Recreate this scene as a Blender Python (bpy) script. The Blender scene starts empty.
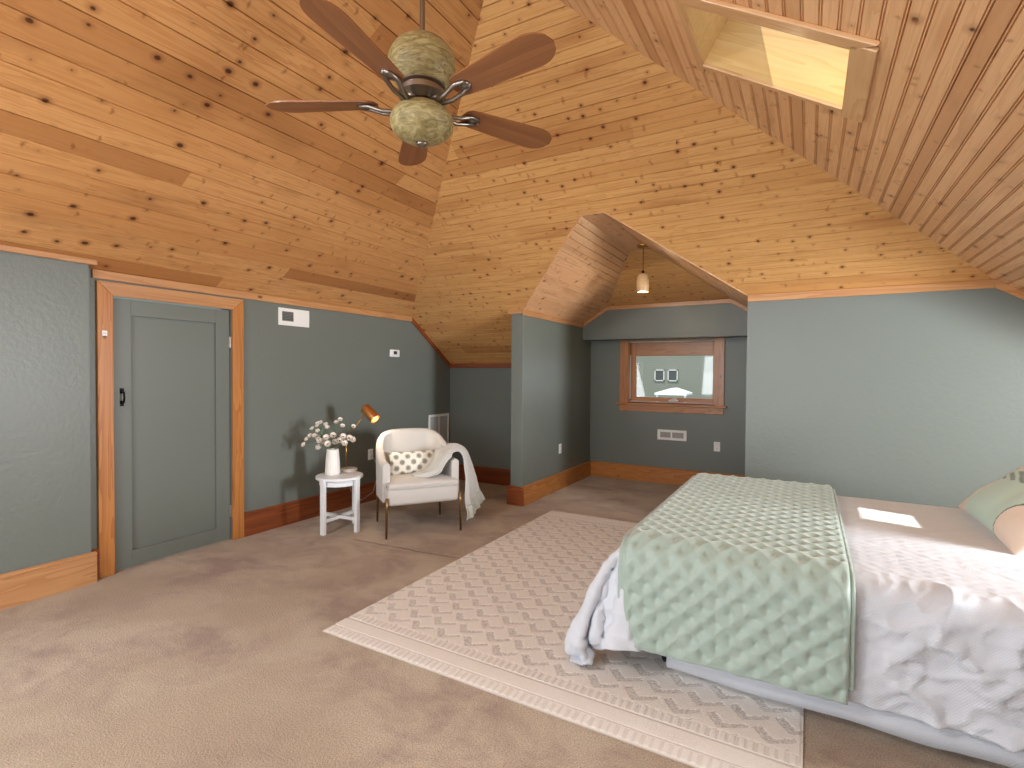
import bpy, bmesh, math, random
import numpy as np
from mathutils import Vector, Matrix, noise
random.seed(7); rng = np.random.RandomState(5)
scene = bpy.context.scene
COL = scene.collection
PI = math.pi

# ------------------------------------------------------------------ helpers
def tag(o, label=None, cat=None, group=None, kind=None):
    if label: o['label'] = label
    if cat: o['category'] = cat
    if group: o['group'] = group
    if kind: o['kind'] = kind
    return o

def thing(name, loc, rotz=0.0, label=None, cat=None, group=None, kind=None):
    o = bpy.data.objects.new(name, None); COL.objects.link(o)
    o.empty_display_size = 0.1
    o.location = loc; o.rotation_euler = (0, 0, rotz)
    return tag(o, label, cat, group, kind)

def obj(name, bm, mat, parent=None, smooth=False):
    if isinstance(bm, bmesh.types.BMesh):
        me = bpy.data.meshes.new(name)
        bmesh.ops.recalc_face_normals(bm, faces=bm.faces)
        bm.to_mesh(me); bm.free()
    else:
        me = bm
    o = bpy.data.objects.new(name, me); COL.objects.link(o)
    if mat:
        for m in (mat if isinstance(mat, (list, tuple)) else [mat]): me.materials.append(m)
    if smooth:
        me.polygons.foreach_set('use_smooth', [True] * len(me.polygons))
        if smooth == 'auto':
            try:
                me.set_sharp_from_angle(angle=math.radians(40))
            except Exception: pass
    if parent: o.parent = parent
    return o

def BM(): return bmesh.new()

def box(bm, lo, hi, bev=0.0, seg=2, mtx=None):
    b = bmesh.new()
    bmesh.ops.create_cube(b, size=1)
    s = [hi[i] - lo[i] for i in range(3)]; c = [(hi[i] + lo[i]) / 2 for i in range(3)]
    for v in b.verts: v.co = Vector((v.co.x * s[0] + c[0], v.co.y * s[1] + c[1], v.co.z * s[2] + c[2]))
    if bev > 0:
        bmesh.ops.bevel(b, geom=list(b.edges), offset=min(bev, min(s) * .49), segments=seg, profile=.5, affect='EDGES')
    merge(bm, b, mtx)

def merge(bm, b, mtx=None):
    if mtx: b.transform(mtx)
    m = bpy.data.meshes.new('tmp'); b.to_mesh(m); b.free()
    bm.from_mesh(m); bpy.data.meshes.remove(m)

def tube(bm, pts, r, n=12, caps=True, up=(0, 0, 1)):
    pts = [Vector(p) for p in pts]
    rs = r if isinstance(r, (list, tuple)) else [r] * len(pts)
    rings = []
    prev = None
    for i, p in enumerate(pts):
        t = (pts[min(i + 1, len(pts) - 1)] - pts[max(i - 1, 0)]).normalized()
        if prev is None:
            a = Vector(up) if abs(t.dot(Vector(up))) < .95 else Vector((1, 0, 0))
            x = t.cross(a).normalized()
        else:
            x = (prev - t * prev.dot(t)).normalized()
        prev = x; y = t.cross(x)
        rings.append([bm.verts.new(p + (x * math.cos(2 * PI * k / n) + y * math.sin(2 * PI * k / n)) * rs[i]) for k in range(n)])
    for a, b in zip(rings, rings[1:]):
        for k in range(n): bm.faces.new((a[k], a[(k + 1) % n], b[(k + 1) % n], b[k]))
    if caps:
        bm.faces.new(rings[0][::-1]); bm.faces.new(rings[-1])

def lathe(bm, prof, n=32, mtx=None, rib=None):
    mtx = mtx or Matrix()
    rings = []
    for (r, z) in prof:
        if r < 1e-6:
            rings.append([bm.verts.new(mtx @ Vector((0, 0, z)))])
        else:
            rings.append([bm.verts.new(mtx @ Vector((r * (1 + (rib(k / n) if rib else 0)) * math.cos(2 * PI * k / n), r * (1 + (rib(k / n) if rib else 0)) * math.sin(2 * PI * k / n), z))) for k in range(n)])
    for a, b in zip(rings, rings[1:]):
        for k in range(n):
            k2 = (k + 1) % n
            if len(a) == 1 and len(b) == 1: continue
            if len(a) == 1: bm.faces.new((a[0], b[k2], b[k]))
            elif len(b) == 1: bm.faces.new((a[k], a[k2], b[0]))
            else: bm.faces.new((a[k], a[k2], b[k2], b[k]))

def prism(bm, poly, vec, bev=0.0):
    b = bmesh.new()
    vec = Vector(vec)
    a = [b.verts.new(Vector(p)) for p in poly]; c = [b.verts.new(Vector(p) + vec) for p in poly]
    b.faces.new(a); b.faces.new(c[::-1]); n = len(poly)
    for i in range(n): b.faces.new((a[i], c[i], c[(i + 1) % n], a[(i + 1) % n]))
    bmesh.ops.recalc_face_normals(b, faces=b.faces)
    if bev > 0: bmesh.ops.bevel(b, geom=list(b.edges), offset=bev, segments=2, profile=.5, affect='EDGES')
    merge(bm, b)

def grid_mesh(name, P, N=None, thick=0.0, col=None, closed_u=False):
    """mesh from an [nu,nv,3] grid; with thick, a closed two-sided shell (N = unit normals)."""
    nu, nv = P.shape[:2]
    idx = np.arange(nu * nv).reshape(nu, nv)
    a, b, c, d = idx[:-1, :-1], idx[1:, :-1], idx[1:, 1:], idx[:-1, 1:]
    F = np.stack([a, b, c, d], -1).reshape(-1, 4)
    V = P.reshape(-1, 3)
    if thick:
        V = np.concatenate([V, (P - N * thick).reshape(-1, 3)])
        o = nu * nv
        F2 = F[:, ::-1] + o
        rim = np.concatenate([idx[:, 0], idx[-1, 1:], idx[-2::-1, -1], idx[0, -2:0:-1]])
        r2 = np.roll(rim, -1)
        F = np.concatenate([F, F2, np.stack([r2, rim, rim + o, r2 + o], -1)])
    me = bpy.data.meshes.new(name)
    me.from_pydata(V.tolist(), [], F.tolist())
    me.validate()
    if col is not None:
        at = me.color_attributes.new('pattern', 'FLOAT_COLOR', 'POINT')
        C = col.reshape(-1, col.shape[-1])
        if thick: C = np.concatenate([C, C])
        C = np.concatenate([C, np.ones((len(C), 1))], 1) if C.shape[1] == 3 else C
        at.data.foreach_set('color', C.astype(np.float32).ravel())
    return me

def normals(P):
    du = np.gradient(P, axis=0); dv = np.gradient(P, axis=1)
    n = np.cross(du, dv); n /= np.linalg.norm(n, axis=-1, keepdims=True) + 1e-12
    return n

def upsample(P, k):
    """Catmull-Rom upsampling of a grid along both axes."""
    def one(P):
        n = P.shape[0]
        t = np.linspace(0, n - 1, (n - 1) * k + 1); i = np.minimum(t.astype(int), n - 2); f = (t - i)[:, None, None]
        g = lambda j: P[np.clip(j, 0, n - 1)]
        p0, p1, p2, p3 = g(i - 1), g(i), g(i + 1), g(i + 2)
        return .5 * (2 * p1 + (p2 - p0) * f + (2 * p0 - 5 * p1 + 4 * p2 - p3) * f ** 2 + (3 * p1 - p0 - 3 * p2 + p3) * f ** 3)
    P = one(P)
    return one(P.transpose(1, 0, 2)).transpose(1, 0, 2)

# ------------------------------------------------------------------ materials
class NT:
    def __init__(s, name):
        s.m = bpy.data.materials.new(name); s.m.use_nodes = True
        s.t = s.m.node_tree; s.n = s.t.nodes; s.l = s.t.links
        s.b = s.n['Principled BSDF']
    def add(s, typ, **k):
        n = s.n.new(typ)
        for a, v in k.items(): setattr(n, a, v)
        return n
    def put(s, sock, v):
        if isinstance(v, bpy.types.NodeSocket): s.l.new(v, sock)
        else: sock.default_value = v
    def math(s, op, a, b=None, c=None, clamp=False):
        n = s.add('ShaderNodeMath', operation=op); n.use_clamp = clamp
        s.put(n.inputs[0], a)
        if b is not None: s.put(n.inputs[1], b)
        if c is not None: s.put(n.inputs[2], c)
        return n.outputs[0]
    def xyz(s, x=0., y=0., z=0.):
        n = s.add('ShaderNodeCombineXYZ')
        for i, v in enumerate((x, y, z)): s.put(n.inputs[i], v)
        return n.outputs[0]
    def coord(s, kind='Object'):
        return s.add('ShaderNodeTexCoord').outputs[kind]
    def sep(s, v):
        n = s.add('ShaderNodeSeparateXYZ'); s.l.new(v, n.inputs[0]); return n.outputs
    def scale(s, v, sc):
        n = s.add('ShaderNodeMapping'); s.l.new(v, n.inputs['Vector']); n.inputs['Scale'].default_value = sc
        return n.outputs[0]
    def noise(s, v, scale=5, detail=3, rough=.5, dist=0, dims='3D'):
        n = s.add('ShaderNodeTexNoise', noise_dimensions=dims)
        if v is not None: s.l.new(v, n.inputs['Vector'])
        n.inputs['Scale'].default_value = scale; n.inputs['Detail'].default_value = detail
        n.inputs['Roughness'].default_value = rough; n.inputs['Distortion'].default_value = dist
        return n.outputs['Fac']
    def mix(s, f, a, b, mode='MIX'):
        n = s.add('ShaderNodeMix', data_type='RGBA', blend_type=mode)
        s.put(n.inputs[0], f)
        for i, v in ((6, a), (7, b)):
            s.put(n.inputs[i], v if isinstance(v, bpy.types.NodeSocket) else (*v, 1))
        return n.outputs[2]
    def ramp(s, f, stops):
        n = s.add('ShaderNodeValToRGB'); s.put(n.inputs[0], f)
        e = n.color_ramp.elements
        while len(e) < len(stops): e.new(.5)
        for i, (p, c) in enumerate(stops):
            e[i].position = p; e[i].color = (*c, 1) if len(c) == 3 else c
        return n.outputs[0]
    def bump(s, h, strength=.3, dist=.01, prev=None):
        n = s.add('ShaderNodeBump'); s.put(n.inputs['Height'], h)
        n.inputs['Strength'].default_value = strength; n.inputs['Distance'].default_value = dist
        if prev is not None: s.l.new(prev, n.inputs['Normal'])
        return n.outputs[0]
    def done(s, col=None, rough=None, nrm=None, metal=None, **k):
        b = s.b
        if col is not None: s.put(b.inputs['Base Color'], col if isinstance(col, bpy.types.NodeSocket) else (*col, 1))
        if rough is not None: s.put(b.inputs['Roughness'], rough)
        if metal is not None: s.put(b.inputs['Metallic'], metal)
        if nrm is not None: s.l.new(nrm, b.inputs['Normal'])
        for a, v in k.items(): s.put(b.inputs[a.replace('_', ' ')], v)
        return s.m

def srgb(r, g, b):
    f = lambda c: ((c / 255 + .055) / 1.055) ** 2.4 if c > 10 else c / 255 / 12.92
    return (f(r), f(g), f(b))

def mat_plain(name, col, rough=.5, metal=0, bump=None, **k):
    t = NT(name); nrm = None
    if bump:
        nrm = t.bump(t.noise(t.coord(), bump[0], 3), bump[1], bump[2])
    return t.done(col, rough, nrm, metal, **k)

def mat_paint(name, col, var=.06, texture=.22):
    t = NT(name); co = t.coord()
    h = t.noise(co, 95, 3, .6); h2 = t.noise(co, 38, 2, .5)
    hh = t.math('ADD', t.math('MULTIPLY', h, .5), t.math('MULTIPLY', h2, .9))
    c = t.mix(t.noise(co, 1.3, 2), [x * (1 - var) for x in col], [x * (1 + var) for x in col])
    return t.done(c, .38, t.bump(hh, texture, .006), Specular_IOR_Level=.5)

def mat_wood(name, axis, light, dark, rough=.35, seed=0, grain=1.0, coat=.25):
    """varnished softwood, grain running along axis (0, 1 or 2)."""
    t = NT(name); co = t.coord()
    sc = [9., 9., 9.]; sc[axis] = .55
    add = t.add('ShaderNodeVectorMath', operation='ADD'); t.l.new(co, add.inputs[0]); add.inputs[1].default_value = (seed * 3.1, seed * 1.7, seed * .9)
    v = t.scale(add.outputs[0], sc)
    n1 = t.noise(v, 1.0, 3, .55, .6)
    rings = t.math('FRACT', t.math('MULTIPLY', n1, 7.0 * grain))
    rings = t.math('POWER', rings, 1.6)
    sc2 = [130., 130., 130.]; sc2[axis] = 3.
    fine = t.noise(t.scale(add.outputs[0], sc2), 1.0, 2, .6)
    f = t.math('ADD', t.math('MULTIPLY', rings, .6), t.math('MULTIPLY', fine, .4), clamp=True)
    c = t.mix(f, light, dark)
    big = t.noise(add.outputs[0], 1.7, 2)
    c = t.mix(t.math('MULTIPLY', big, .5), c, [x * .72 for x in dark])
    # a few knots
    vo = t.add('ShaderNodeTexVoronoi', feature='F1', voronoi_dimensions='3D')
    s3 = [4.5, 4.5, 4.5]; s3[axis] = 2.4
    t.l.new(t.scale(add.outputs[0], s3), vo.inputs['Vector']); vo.inputs['Scale'].default_value = 1
    k = t.ramp(vo.outputs['Distance'], [(.03, (1, 1, 1)), (.075, (0, 0, 0))])
    c = t.mix(k, c, [x * .25 for x in dark])
    return t.done(c, rough, t.bump(fine, .12, .002), Coat_Weight=coat, Coat_Roughness=.2)

def mat_pine(name, w, light, mid, dark, seed=0.0, knots=1.0, cell=.16, rough=.42):
    """tongue and groove pine: object x runs along the boards, y across them."""
    t = NT(name); x, y, z = t.sep(t.coord())
    b = t.math('FLOOR', t.math('DIVIDE', y, w))
    wn = t.add('ShaderNodeTexWhiteNoise', noise_dimensions='2D'); t.l.new(t.xyz(b, seed, 0), wn.inputs['Vector'])
    r1 = wn.outputs['Value']
    # end joints
    sgm = t.math('FLOOR', t.math('ADD', t.math('DIVIDE', x, 4.6), t.math('MULTIPLY', r1, 7.3)))
    wn2 = t.add('ShaderNodeTexWhiteNoise', noise_dimensions='3D'); t.l.new(t.xyz(b, sgm, seed + 2.7), wn2.inputs['Vector'])
    r2 = wn2.outputs['Value']
    off = t.math('MULTIPLY', r2, 37.0)
    g1 = t.noise(t.xyz(t.math('ADD', t.math('MULTIPLY', x, .9), off), t.math('MULTIPLY', y, 17.0), off), 1.0, 3, .55, .9)
    rings = t.math('POWER', t.math('FRACT', t.math('MULTIPLY', g1, 6.0)), 2.0)
    fine = t.noise(t.xyz(t.math('MULTIPLY', x, 5.0), t.math('MULTIPLY', y, 210.0), off), 1.0, 2, .6)
    f = t.math('ADD', t.math('MULTIPLY', rings, .62), t.math('MULTIPLY', fine, .38), clamp=True)
    c = t.mix(f, light, mid)
    tone = t.ramp(r2, [(0, (.78, .78, .78)), (.2, (.0, .0, .0)), (.75, (.0, .0, .0)), (1, (.5, .5, .5))])
    c = t.mix(tone, c, mid)
    c = t.mix(t.ramp(r2, [(.0, (.4, .4, .4)), (.13, (.0, .0, .0)), (.9, (0, 0, 0)), (1, (.0, .0, .0))]), c, dark)
    blotch = t.noise(t.xyz(t.math('MULTIPLY', x, 1.1), t.math('MULTIPLY', y, 5.5), off), 1.0, 3, .55)
    c = t.mix(t.ramp(blotch, [(.56, (0, 0, 0)), (.78, (.55, .55, .55))]), c, dark)
    # round knots
    def knots2(cellx, celly, thr0, sd, halo):
        vo = t.add('ShaderNodeTexVoronoi', feature='F1', voronoi_dimensions='2D')
        wob = t.noise(t.xyz(t.math('MULTIPLY', x, 30), t.math('MULTIPLY', y, 30), sd), 1.0, 2)
        t.l.new(t.xyz(t.math('ADD', t.math('DIVIDE', x, cellx), sd + t_seed(seed)), t.math('ADD', t.math('DIVIDE', y, celly), sd * 1.7), 0), vo.inputs['Vector'])
        vo.inputs['Scale'].default_value = 1
        cr = t.sep(vo.outputs['Color'])[0]
        rad = t.math('MULTIPLY', t.math('POWER', cr, 2.4), thr0)
        d = t.math('SUBTRACT', vo.outputs['Distance'], t.math('ADD', rad, t.math('MULTIPLY', t.math('SUBTRACT', wob, .5), .03)))
        core = t.ramp(t.math('MULTIPLY', d, -22.0), [(0, (0, 0, 0)), (1, (1, 1, 1))])
        hal = t.ramp(t.math('SUBTRACT', 1.0, t.math('MULTIPLY', t.math('MAXIMUM', d, 0.0), 1 / halo)), [(0, (0, 0, 0)), (1, (1, 1, 1))])
        hal = t.math('MULTIPLY', hal, t.math('POWER', cr, 1.5))
        return core, hal
    k1, h1 = knots2(cell * 1.15, cell, .105 * knots, 3.3, .16)
    c = t.mix(t.math('MULTIPLY', h1, .55), c, dark)
    c = t.mix(t.math('MULTIPLY', k1, .92), c, srgb(70, 34, 18))
    # branch scars running across the boards
    vo = t.add('ShaderNodeTexVoronoi', feature='F1', voronoi_dimensions='2D')
    wx = t.math('MULTIPLY', t.math('SUBTRACT', t.noise(t.xyz(t.math('MULTIPLY', x, 12), t.math('MULTIPLY', y, 26), seed), 1.0, 3), .5), .05)
    t.l.new(t.xyz(t.math('DIVIDE', t.math('ADD', x, wx), .045), t.math('ADD', t.math('DIVIDE', y, w * .8), off), 0), vo.inputs['Vector'])
    vo.inputs['Scale'].default_value = 1
    cr = t.sep(vo.outputs['Color'])[1]
    sel = t.math('GREATER_THAN', cr, .935)
    sc = t.math('MULTIPLY', t.ramp(vo.outputs['Distance'], [(.08, (1, 1, 1)), (.3, (0, 0, 0))]), sel)
    c = t.mix(t.math('MULTIPLY', sc, .6), c, dark)
    h = t.math('SUBTRACT', fine, t.math('MULTIPLY', k1, .4))
    return t.done(c, rough, t.bump(h, .10, .0025), Coat_Weight=.12, Coat_Roughness=.3, Specular_IOR_Level=.4)
def t_seed(s): return s * 11.3

M = {}
M['paint'] = mat_paint('paint_grey_green', srgb(108, 115, 109))
M['paint_door'] = mat_paint('paint_door', srgb(106, 113, 107), .03, .04)
OR_L, OR_D = srgb(208, 160, 110), srgb(176, 118, 70)
M['trim'] = [mat_wood('wood_trim_' + 'xyz'[i], i, OR_L, OR_D, seed=i + 1) for i in range(3)]
M['case'] = [mat_wood('wood_casing_' + 'xyz'[i], i, srgb(205, 142, 74), srgb(160, 92, 36), seed=i + 5, grain=1.4) for i in range(3)]
M['redtrim'] = [mat_wood('wood_redtrim_' + 'xyz'[i], i, srgb(160, 86, 42), srgb(106, 48, 20), seed=i + 9) for i in range(3)]
M['shaftwood'] = [mat_wood('wood_shaft_' + 'xyz'[i], i, srgb(232, 200, 142), srgb(212, 168, 104), seed=i + 13, grain=1.2) for i in range(3)]
M['skycase'] = [mat_wood('wood_skycase_' + 'xyz'[i], i, srgb(230, 188, 140), srgb(204, 150, 98), seed=i + 17) for i in range(3)]
P_L, P_M, P_D = srgb(226, 176, 118), srgb(200, 142, 84), srgb(152, 86, 42)
M['pine_left'] = mat_pine('pine_left', .125, srgb(218, 164, 106), srgb(186, 126, 72), srgb(122, 66, 32), 1.0, 1.25, .13)
M['pine_back'] = mat_pine('pine_back', .145, srgb(222, 172, 110), srgb(194, 138, 80), P_D, 2.0, 1.25, .095)
M['pine_right'] = mat_pine('pine_right', .0705, srgb(236, 190, 142), srgb(214, 160, 110), srgb(164, 106, 66), 3.0, .9, .15)
M['pine_dormer'] = mat_pine('pine_dormer', .0725, srgb(232, 184, 142), srgb(212, 158, 112), srgb(160, 98, 58), 4.0, .9, .15)

def mat_carpet():
    t = NT('carpet'); co = t.coord(); x, y, z = t.sep(co)
    n1 = t.noise(co, .9, 4, .6, .8); n2 = t.noise(t.scale(co, (2.4, 2.9, 1)), 1.0, 5, .68, .3)
    pile = t.noise(co, 170, 3, .7); pile2 = t.noise(co, 90, 3, .7)
    a = t.mix(t.ramp(n2, [(.42, (0, 0, 0)), (.62, (1, 1, 1))]), srgb(216, 194, 168), srgb(176, 146, 127))
    a = t.mix(t.ramp(n1, [(.45, (0, 0, 0)), (.62, (.8, .8, .8))]), a, srgb(198, 173, 143))
    a = t.mix(t.ramp(pile, [(.36, (0, 0, 0)), (.62, (1, 1, 1))]), t.mix(1.0, a, (.52, .50, .47), 'MULTIPLY'), a)
    # seam crease in the carpet in front of the chair, its shade painted darker
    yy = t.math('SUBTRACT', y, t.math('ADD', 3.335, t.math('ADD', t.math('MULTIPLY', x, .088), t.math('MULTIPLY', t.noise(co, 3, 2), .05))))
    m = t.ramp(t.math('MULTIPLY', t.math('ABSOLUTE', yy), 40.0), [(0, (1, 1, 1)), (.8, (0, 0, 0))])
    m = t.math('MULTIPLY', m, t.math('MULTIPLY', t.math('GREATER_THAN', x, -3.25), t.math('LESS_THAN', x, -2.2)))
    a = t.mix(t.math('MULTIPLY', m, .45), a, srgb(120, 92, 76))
    h = t.math('ADD', t.math('ADD', pile, t.math('MULTIPLY', pile2, 1.2)), t.math('MULTIPLY', m, -2.0))
    return t.done(a, .95, t.bump(h, .9, .012), Sheen_Weight=.35, Sheen_Roughness=.5, Specular_IOR_Level=.1)
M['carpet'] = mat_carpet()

def mat_pattern(name, rough=.85, bump=(260, .4, .004), sheen=.2):
    t = NT(name)
    a = t.add('ShaderNodeVertexColor'); a.layer_name = 'pattern'
    nrm = t.bump(t.noise(t.coord(), bump[0], 2), bump[1], bump[2])
    return t.done(a.outputs[0], rough, nrm, Sheen_Weight=sheen, Specular_IOR_Level=.2)
M['rug'] = mat_pattern('rug_wool', .95, (420, .7, .004), .15)
M['pillow'] = mat_pattern('pillow_print', .8, (500, .15, .002))
M['lumbar'] = mat_pattern('lumbar_print', .85, (500, .2, .002))

def mat_duvet():
    t = NT('white_cotton'); co = t.coord(); x, y, z = t.sep(co)
    # woven waffle band and fine cotton check
    def weave(s):
        a = t.math('SINE', t.math('MULTIPLY', x, s)); b = t.math('SINE', t.math('MULTIPLY', t.math('ADD', y, z), s))
        return t.math('MULTIPLY', a, b)
    band = t.math('LESS_THAN', t.math('ABSOLUTE', t.math('SUBTRACT', y, 2.78)), .075)
    low = t.math('LESS_THAN', y, 2.70)
    h = t.math('ADD', t.math('MULTIPLY', weave(520), t.math('MULTIPLY', low, .5)), t.math('MULTIPLY', t.noise(co, 160, 2), t.math('MULTIPLY', band, 2.2)))
    nrm = t.bump(h, .35, .003)
    return t.done(srgb(203, 208, 217), .75, nrm, Sheen_Weight=.25, Specular_IOR_Level=.25)
M['cotton'] = mat_duvet()
def mat_quilt():
    t = NT('quilt_satin'); co = t.coord()
    n = t.noise(co, 55, 4, .65, .6)
    c = t.mix(n, srgb(150, 169, 160), srgb(168, 185, 176))
    return t.done(c, .5, t.bump(n, .28, .006), Sheen_Weight=.55, Sheen_Roughness=.35, Specular_IOR_Level=.42)
M['quilt'] = mat_quilt()
M['upholstery'] = mat_plain('upholstery', srgb(198, 194, 189), .85, 0, (420, .35, .003), Sheen_Weight=.3)
M['piping'] = mat_plain('piping', srgb(196, 192, 186), .85)
M['throw'] = mat_plain('throw_knit', srgb(198, 200, 198), .92, 0, (300, .5, .004), Sheen_Weight=.4)
M['hem'] = mat_plain('throw_hem', srgb(196, 206, 200), .9)
M['brass'] = mat_plain('brass', srgb(196, 150, 84), .28, 1)
M['brassleg'] = mat_plain('aged_brass', srgb(150, 122, 88), .38, 1)
M['copper'] = mat_plain('copper_shade', srgb(222, 160, 100), .38, 1)
M['white_paint'] = mat_plain('white_paint', srgb(232, 236, 240), .45, 0, (60, .08, .002))
M['ceramic'] = mat_plain('ceramic', srgb(238, 236, 232), .35)
M['plastic'] = mat_plain('white_plastic', srgb(235, 236, 234), .4)
M['dark'] = mat_plain('dark_recess', srgb(60, 62, 62), .6)
M['black'] = mat_plain('black_plastic', srgb(18, 18, 20), .5)
M['slot'] = mat_plain('vent_grey', srgb(182, 185, 183), .5)
M['grey_louver'] = mat_plain('grey_louver', srgb(112, 115, 114), .5)
M['iron'] = mat_plain('black_iron', srgb(30, 30, 32), .35, .9)
M['steel'] = mat_plain('brushed_steel', srgb(190, 190, 188), .3, 1)
M['pewter'] = mat_plain('pewter', srgb(140, 132, 124), .34, 1)
M['leaf'] = mat_plain('leaf', srgb(104, 128, 96), .6)
M['stem'] = mat_plain('stem', srgb(118, 134, 92), .6)
M['petal'] = mat_plain('petal', srgb(240, 232, 222), .7, Sheen_Weight=.2)
M['flower_eye'] = mat_plain('flower_eye', srgb(48, 42, 36), .7)
M['blade'] = mat_wood('blade_wood', 0, srgb(158, 104, 64), srgb(124, 76, 44), rough=.4, seed=21, coat=.1)
def mat_marble_glass():
    t = NT('scavo_glass'); co = t.coord()
    n = t.noise(t.scale(co, (9, 9, 26)), 1.0, 5, .62, 2.6)
    n2 = t.noise(co, 70, 3, .6)
    c = t.mix(t.ramp(n, [(.34, (0, 0, 0)), (.66, (1, 1, 1))]), srgb(112, 96, 56), srgb(182, 168, 122))
    c = t.mix(t.math('MULTIPLY', n2, .35), c, srgb(96, 84, 48))
    return t.done(c, .5, t.bump(n2, .12, .003), Specular_IOR_Level=.3)
M['scavo'] = mat_marble_glass()
def mat_glass():
    t = NT('clear_glass')
    out = t.n['Material Output']
    tr = t.add('ShaderNodeBsdfTransparent'); tr.inputs[0].default_value = (.96, .97, .97, 1)
    gl = t.add('ShaderNodeBsdfGlossy'); gl.inputs['Roughness'].default_value = .03
    mx = t.add('ShaderNodeMixShader'); mx.inputs[0].default_value = .04
    t.l.new(tr.outputs[0], mx.inputs[1]); t.l.new(gl.outputs[0], mx.inputs[2])
    t.l.new(mx.outputs[0], out.inputs['Surface'])
    return t.m
M['glass'] = mat_glass()
def mat_emit(name, col, st, base=(1, 1, 1)):
    t = NT(name)
    return t.done(base, .5, Emission_Color=(*col, 1), Emission_Strength=st)
M['bulb'] = mat_emit('lamp_bulb', (1, .9, .74), 6)
M['pendant_glow'] = None
def mat_pendant():
    t = NT('mercury_glass'); co = t.coord(); n = t.noise(co, 60, 3, .6)
    x, y, z = t.sep(co)
    c = t.mix(n, srgb(176, 128, 78), srgb(226, 190, 140))
    return t.done(c, .35, None, .0, Emission_Color=(1, .72, .4, 1), Emission_Strength=.12, Transmission_Weight=0)
M['pendant'] = mat_pendant()

# ------------------------------------------------------------------ dimensions of the room (metres)
XA, YW, YD, XR, YF, YB = -4.09, 4.75, 5.53, 1.95, -1.7, 6.69
Z0, SL, SR, SB, XE = 2.045, .63, .61, .70, 1.10
XC, XC0, XW = -2.58, -2.72, -.45
YH = 6.40
ZL = lambda x: Z0 + SL * (x - XA)
ZR = lambda x: Z0 + SR * (XE - x)
ZBk = lambda y: Z0 + SB * (YW - y)
XT = (SR * XE + SL * XA) / (SL + SR); ZT = ZL(XT); YT = YW - (ZT - Z0) / SB

def S(name, bm, mat, label=None, smooth=False):
    return tag(obj(name, bm, mat, None, smooth), label, name.split('_')[0], None, 'structure')

# floor
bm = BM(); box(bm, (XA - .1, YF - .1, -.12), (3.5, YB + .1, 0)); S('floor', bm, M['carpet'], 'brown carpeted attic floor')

# ---- walls
def rect_wall_hole(bm, lo, hi, hlo, hhi, axis, thick):
    """a box wall in the plane of axis ('x' or 'y') with one opening; lo/hi in (horizontal, z)."""
    a0, z0 = lo; a1, z1 = hi; b0, y0 = hlo; b1, y1 = hhi
    for (p0, q0, p1, q1) in ((a0, z0, b0, z1), (b1, z0, a1, z1), (b0, y1, b1, z1), (b0, z0, b1, y0)):
        if p1 - p0 < 1e-4 or q1 - q0 < 1e-4: continue
        if axis == 'x': box(bm, (thick[0], p0, q0), (thick[1], p1, q1))
        else: box(bm, (p0, thick[0], q0), (p1, thick[1], q1))
D0, D1, DZ = 1.712, 2.548, 1.885      # door opening
bm = BM()
rect_wall_hole(bm, (1.5, 0), (YW, Z0), (D0, -.001), (D1, DZ), 'x', (XA - .14, XA))
prism(bm, [(XA, YW, 0), (XA, YD + .1, 0), (XA, YD + .1, ZBk(YD + .1)), (XA, YW, Z0)], (-.14, 0, 0))
S('wall_left', bm, M['paint'], 'grey-green left wall with the low door')
LWN = (-1.2, .5, .7, 1.75)
bm = BM(); rect_wall_hole(bm, (YF, 0), (1.565, ZL(-4.035) - .002), (LWN[0], LWN[2]), (LWN[1], LWN[3]), 'x', (XA - .14, -4.035)); S('wall_near_left', bm, M['paint'], 'grey-green projecting wall left of the door')
bm = BM(); box(bm, (XA - .1, YD, 0), (XC0, YD + .1, ZBk(YD) + .002)); S('wall_far_left', bm, M['paint'], 'dark grey-green wall at the end of the niche')
bm = BM(); box(bm, (XC0, YW, 0), (XC, YB + .1, Z0), .004); S('wall_inner_left', bm, M['paint'], 'grey-green partition on the left of the window alcove')
bm = BM()
XR1 = XR + .1
prism(bm, [(XW, YW, 0), (XR1, YW, 0), (XR1, YW, ZR(XR1)), (XE, YW, Z0), (XW, YW, Z0)], (0, .12, 0)); S('wall_back', bm, M['paint'], 'grey-green back wall behind the bed')
bm = BM(); box(bm, (XW, YW + .12, 0), (XW + .12, YB + .1, Z0)); S('wall_inner_right', bm, M['paint'], 'right side wall of the window alcove')
WX0, WX1, WZ0, WZ1 = -2.06, -.975, 1.02, 1.82
bm = BM(); rect_wall_hole(bm, (XC0, 0), (XW + .12, 1.9), (WX0, WZ0), (WX1, WZ1), 'y', (YB, YB + .14)); S('wall_far', bm, M['paint'], 'grey-green end wall of the alcove with the window')
bm = BM()
prism(bm, [(XC, YH, 1.83), (XW, YH, 1.83), (XW, YH, Z0), (-.772, YH, 2.252), (-2.243, YH, 2.252), (XC, YH, Z0)], (0, YB - YH + .1, 0))
S('wall_upper', bm, M['paint'], 'grey-green boxed header above the alcove window')
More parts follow.
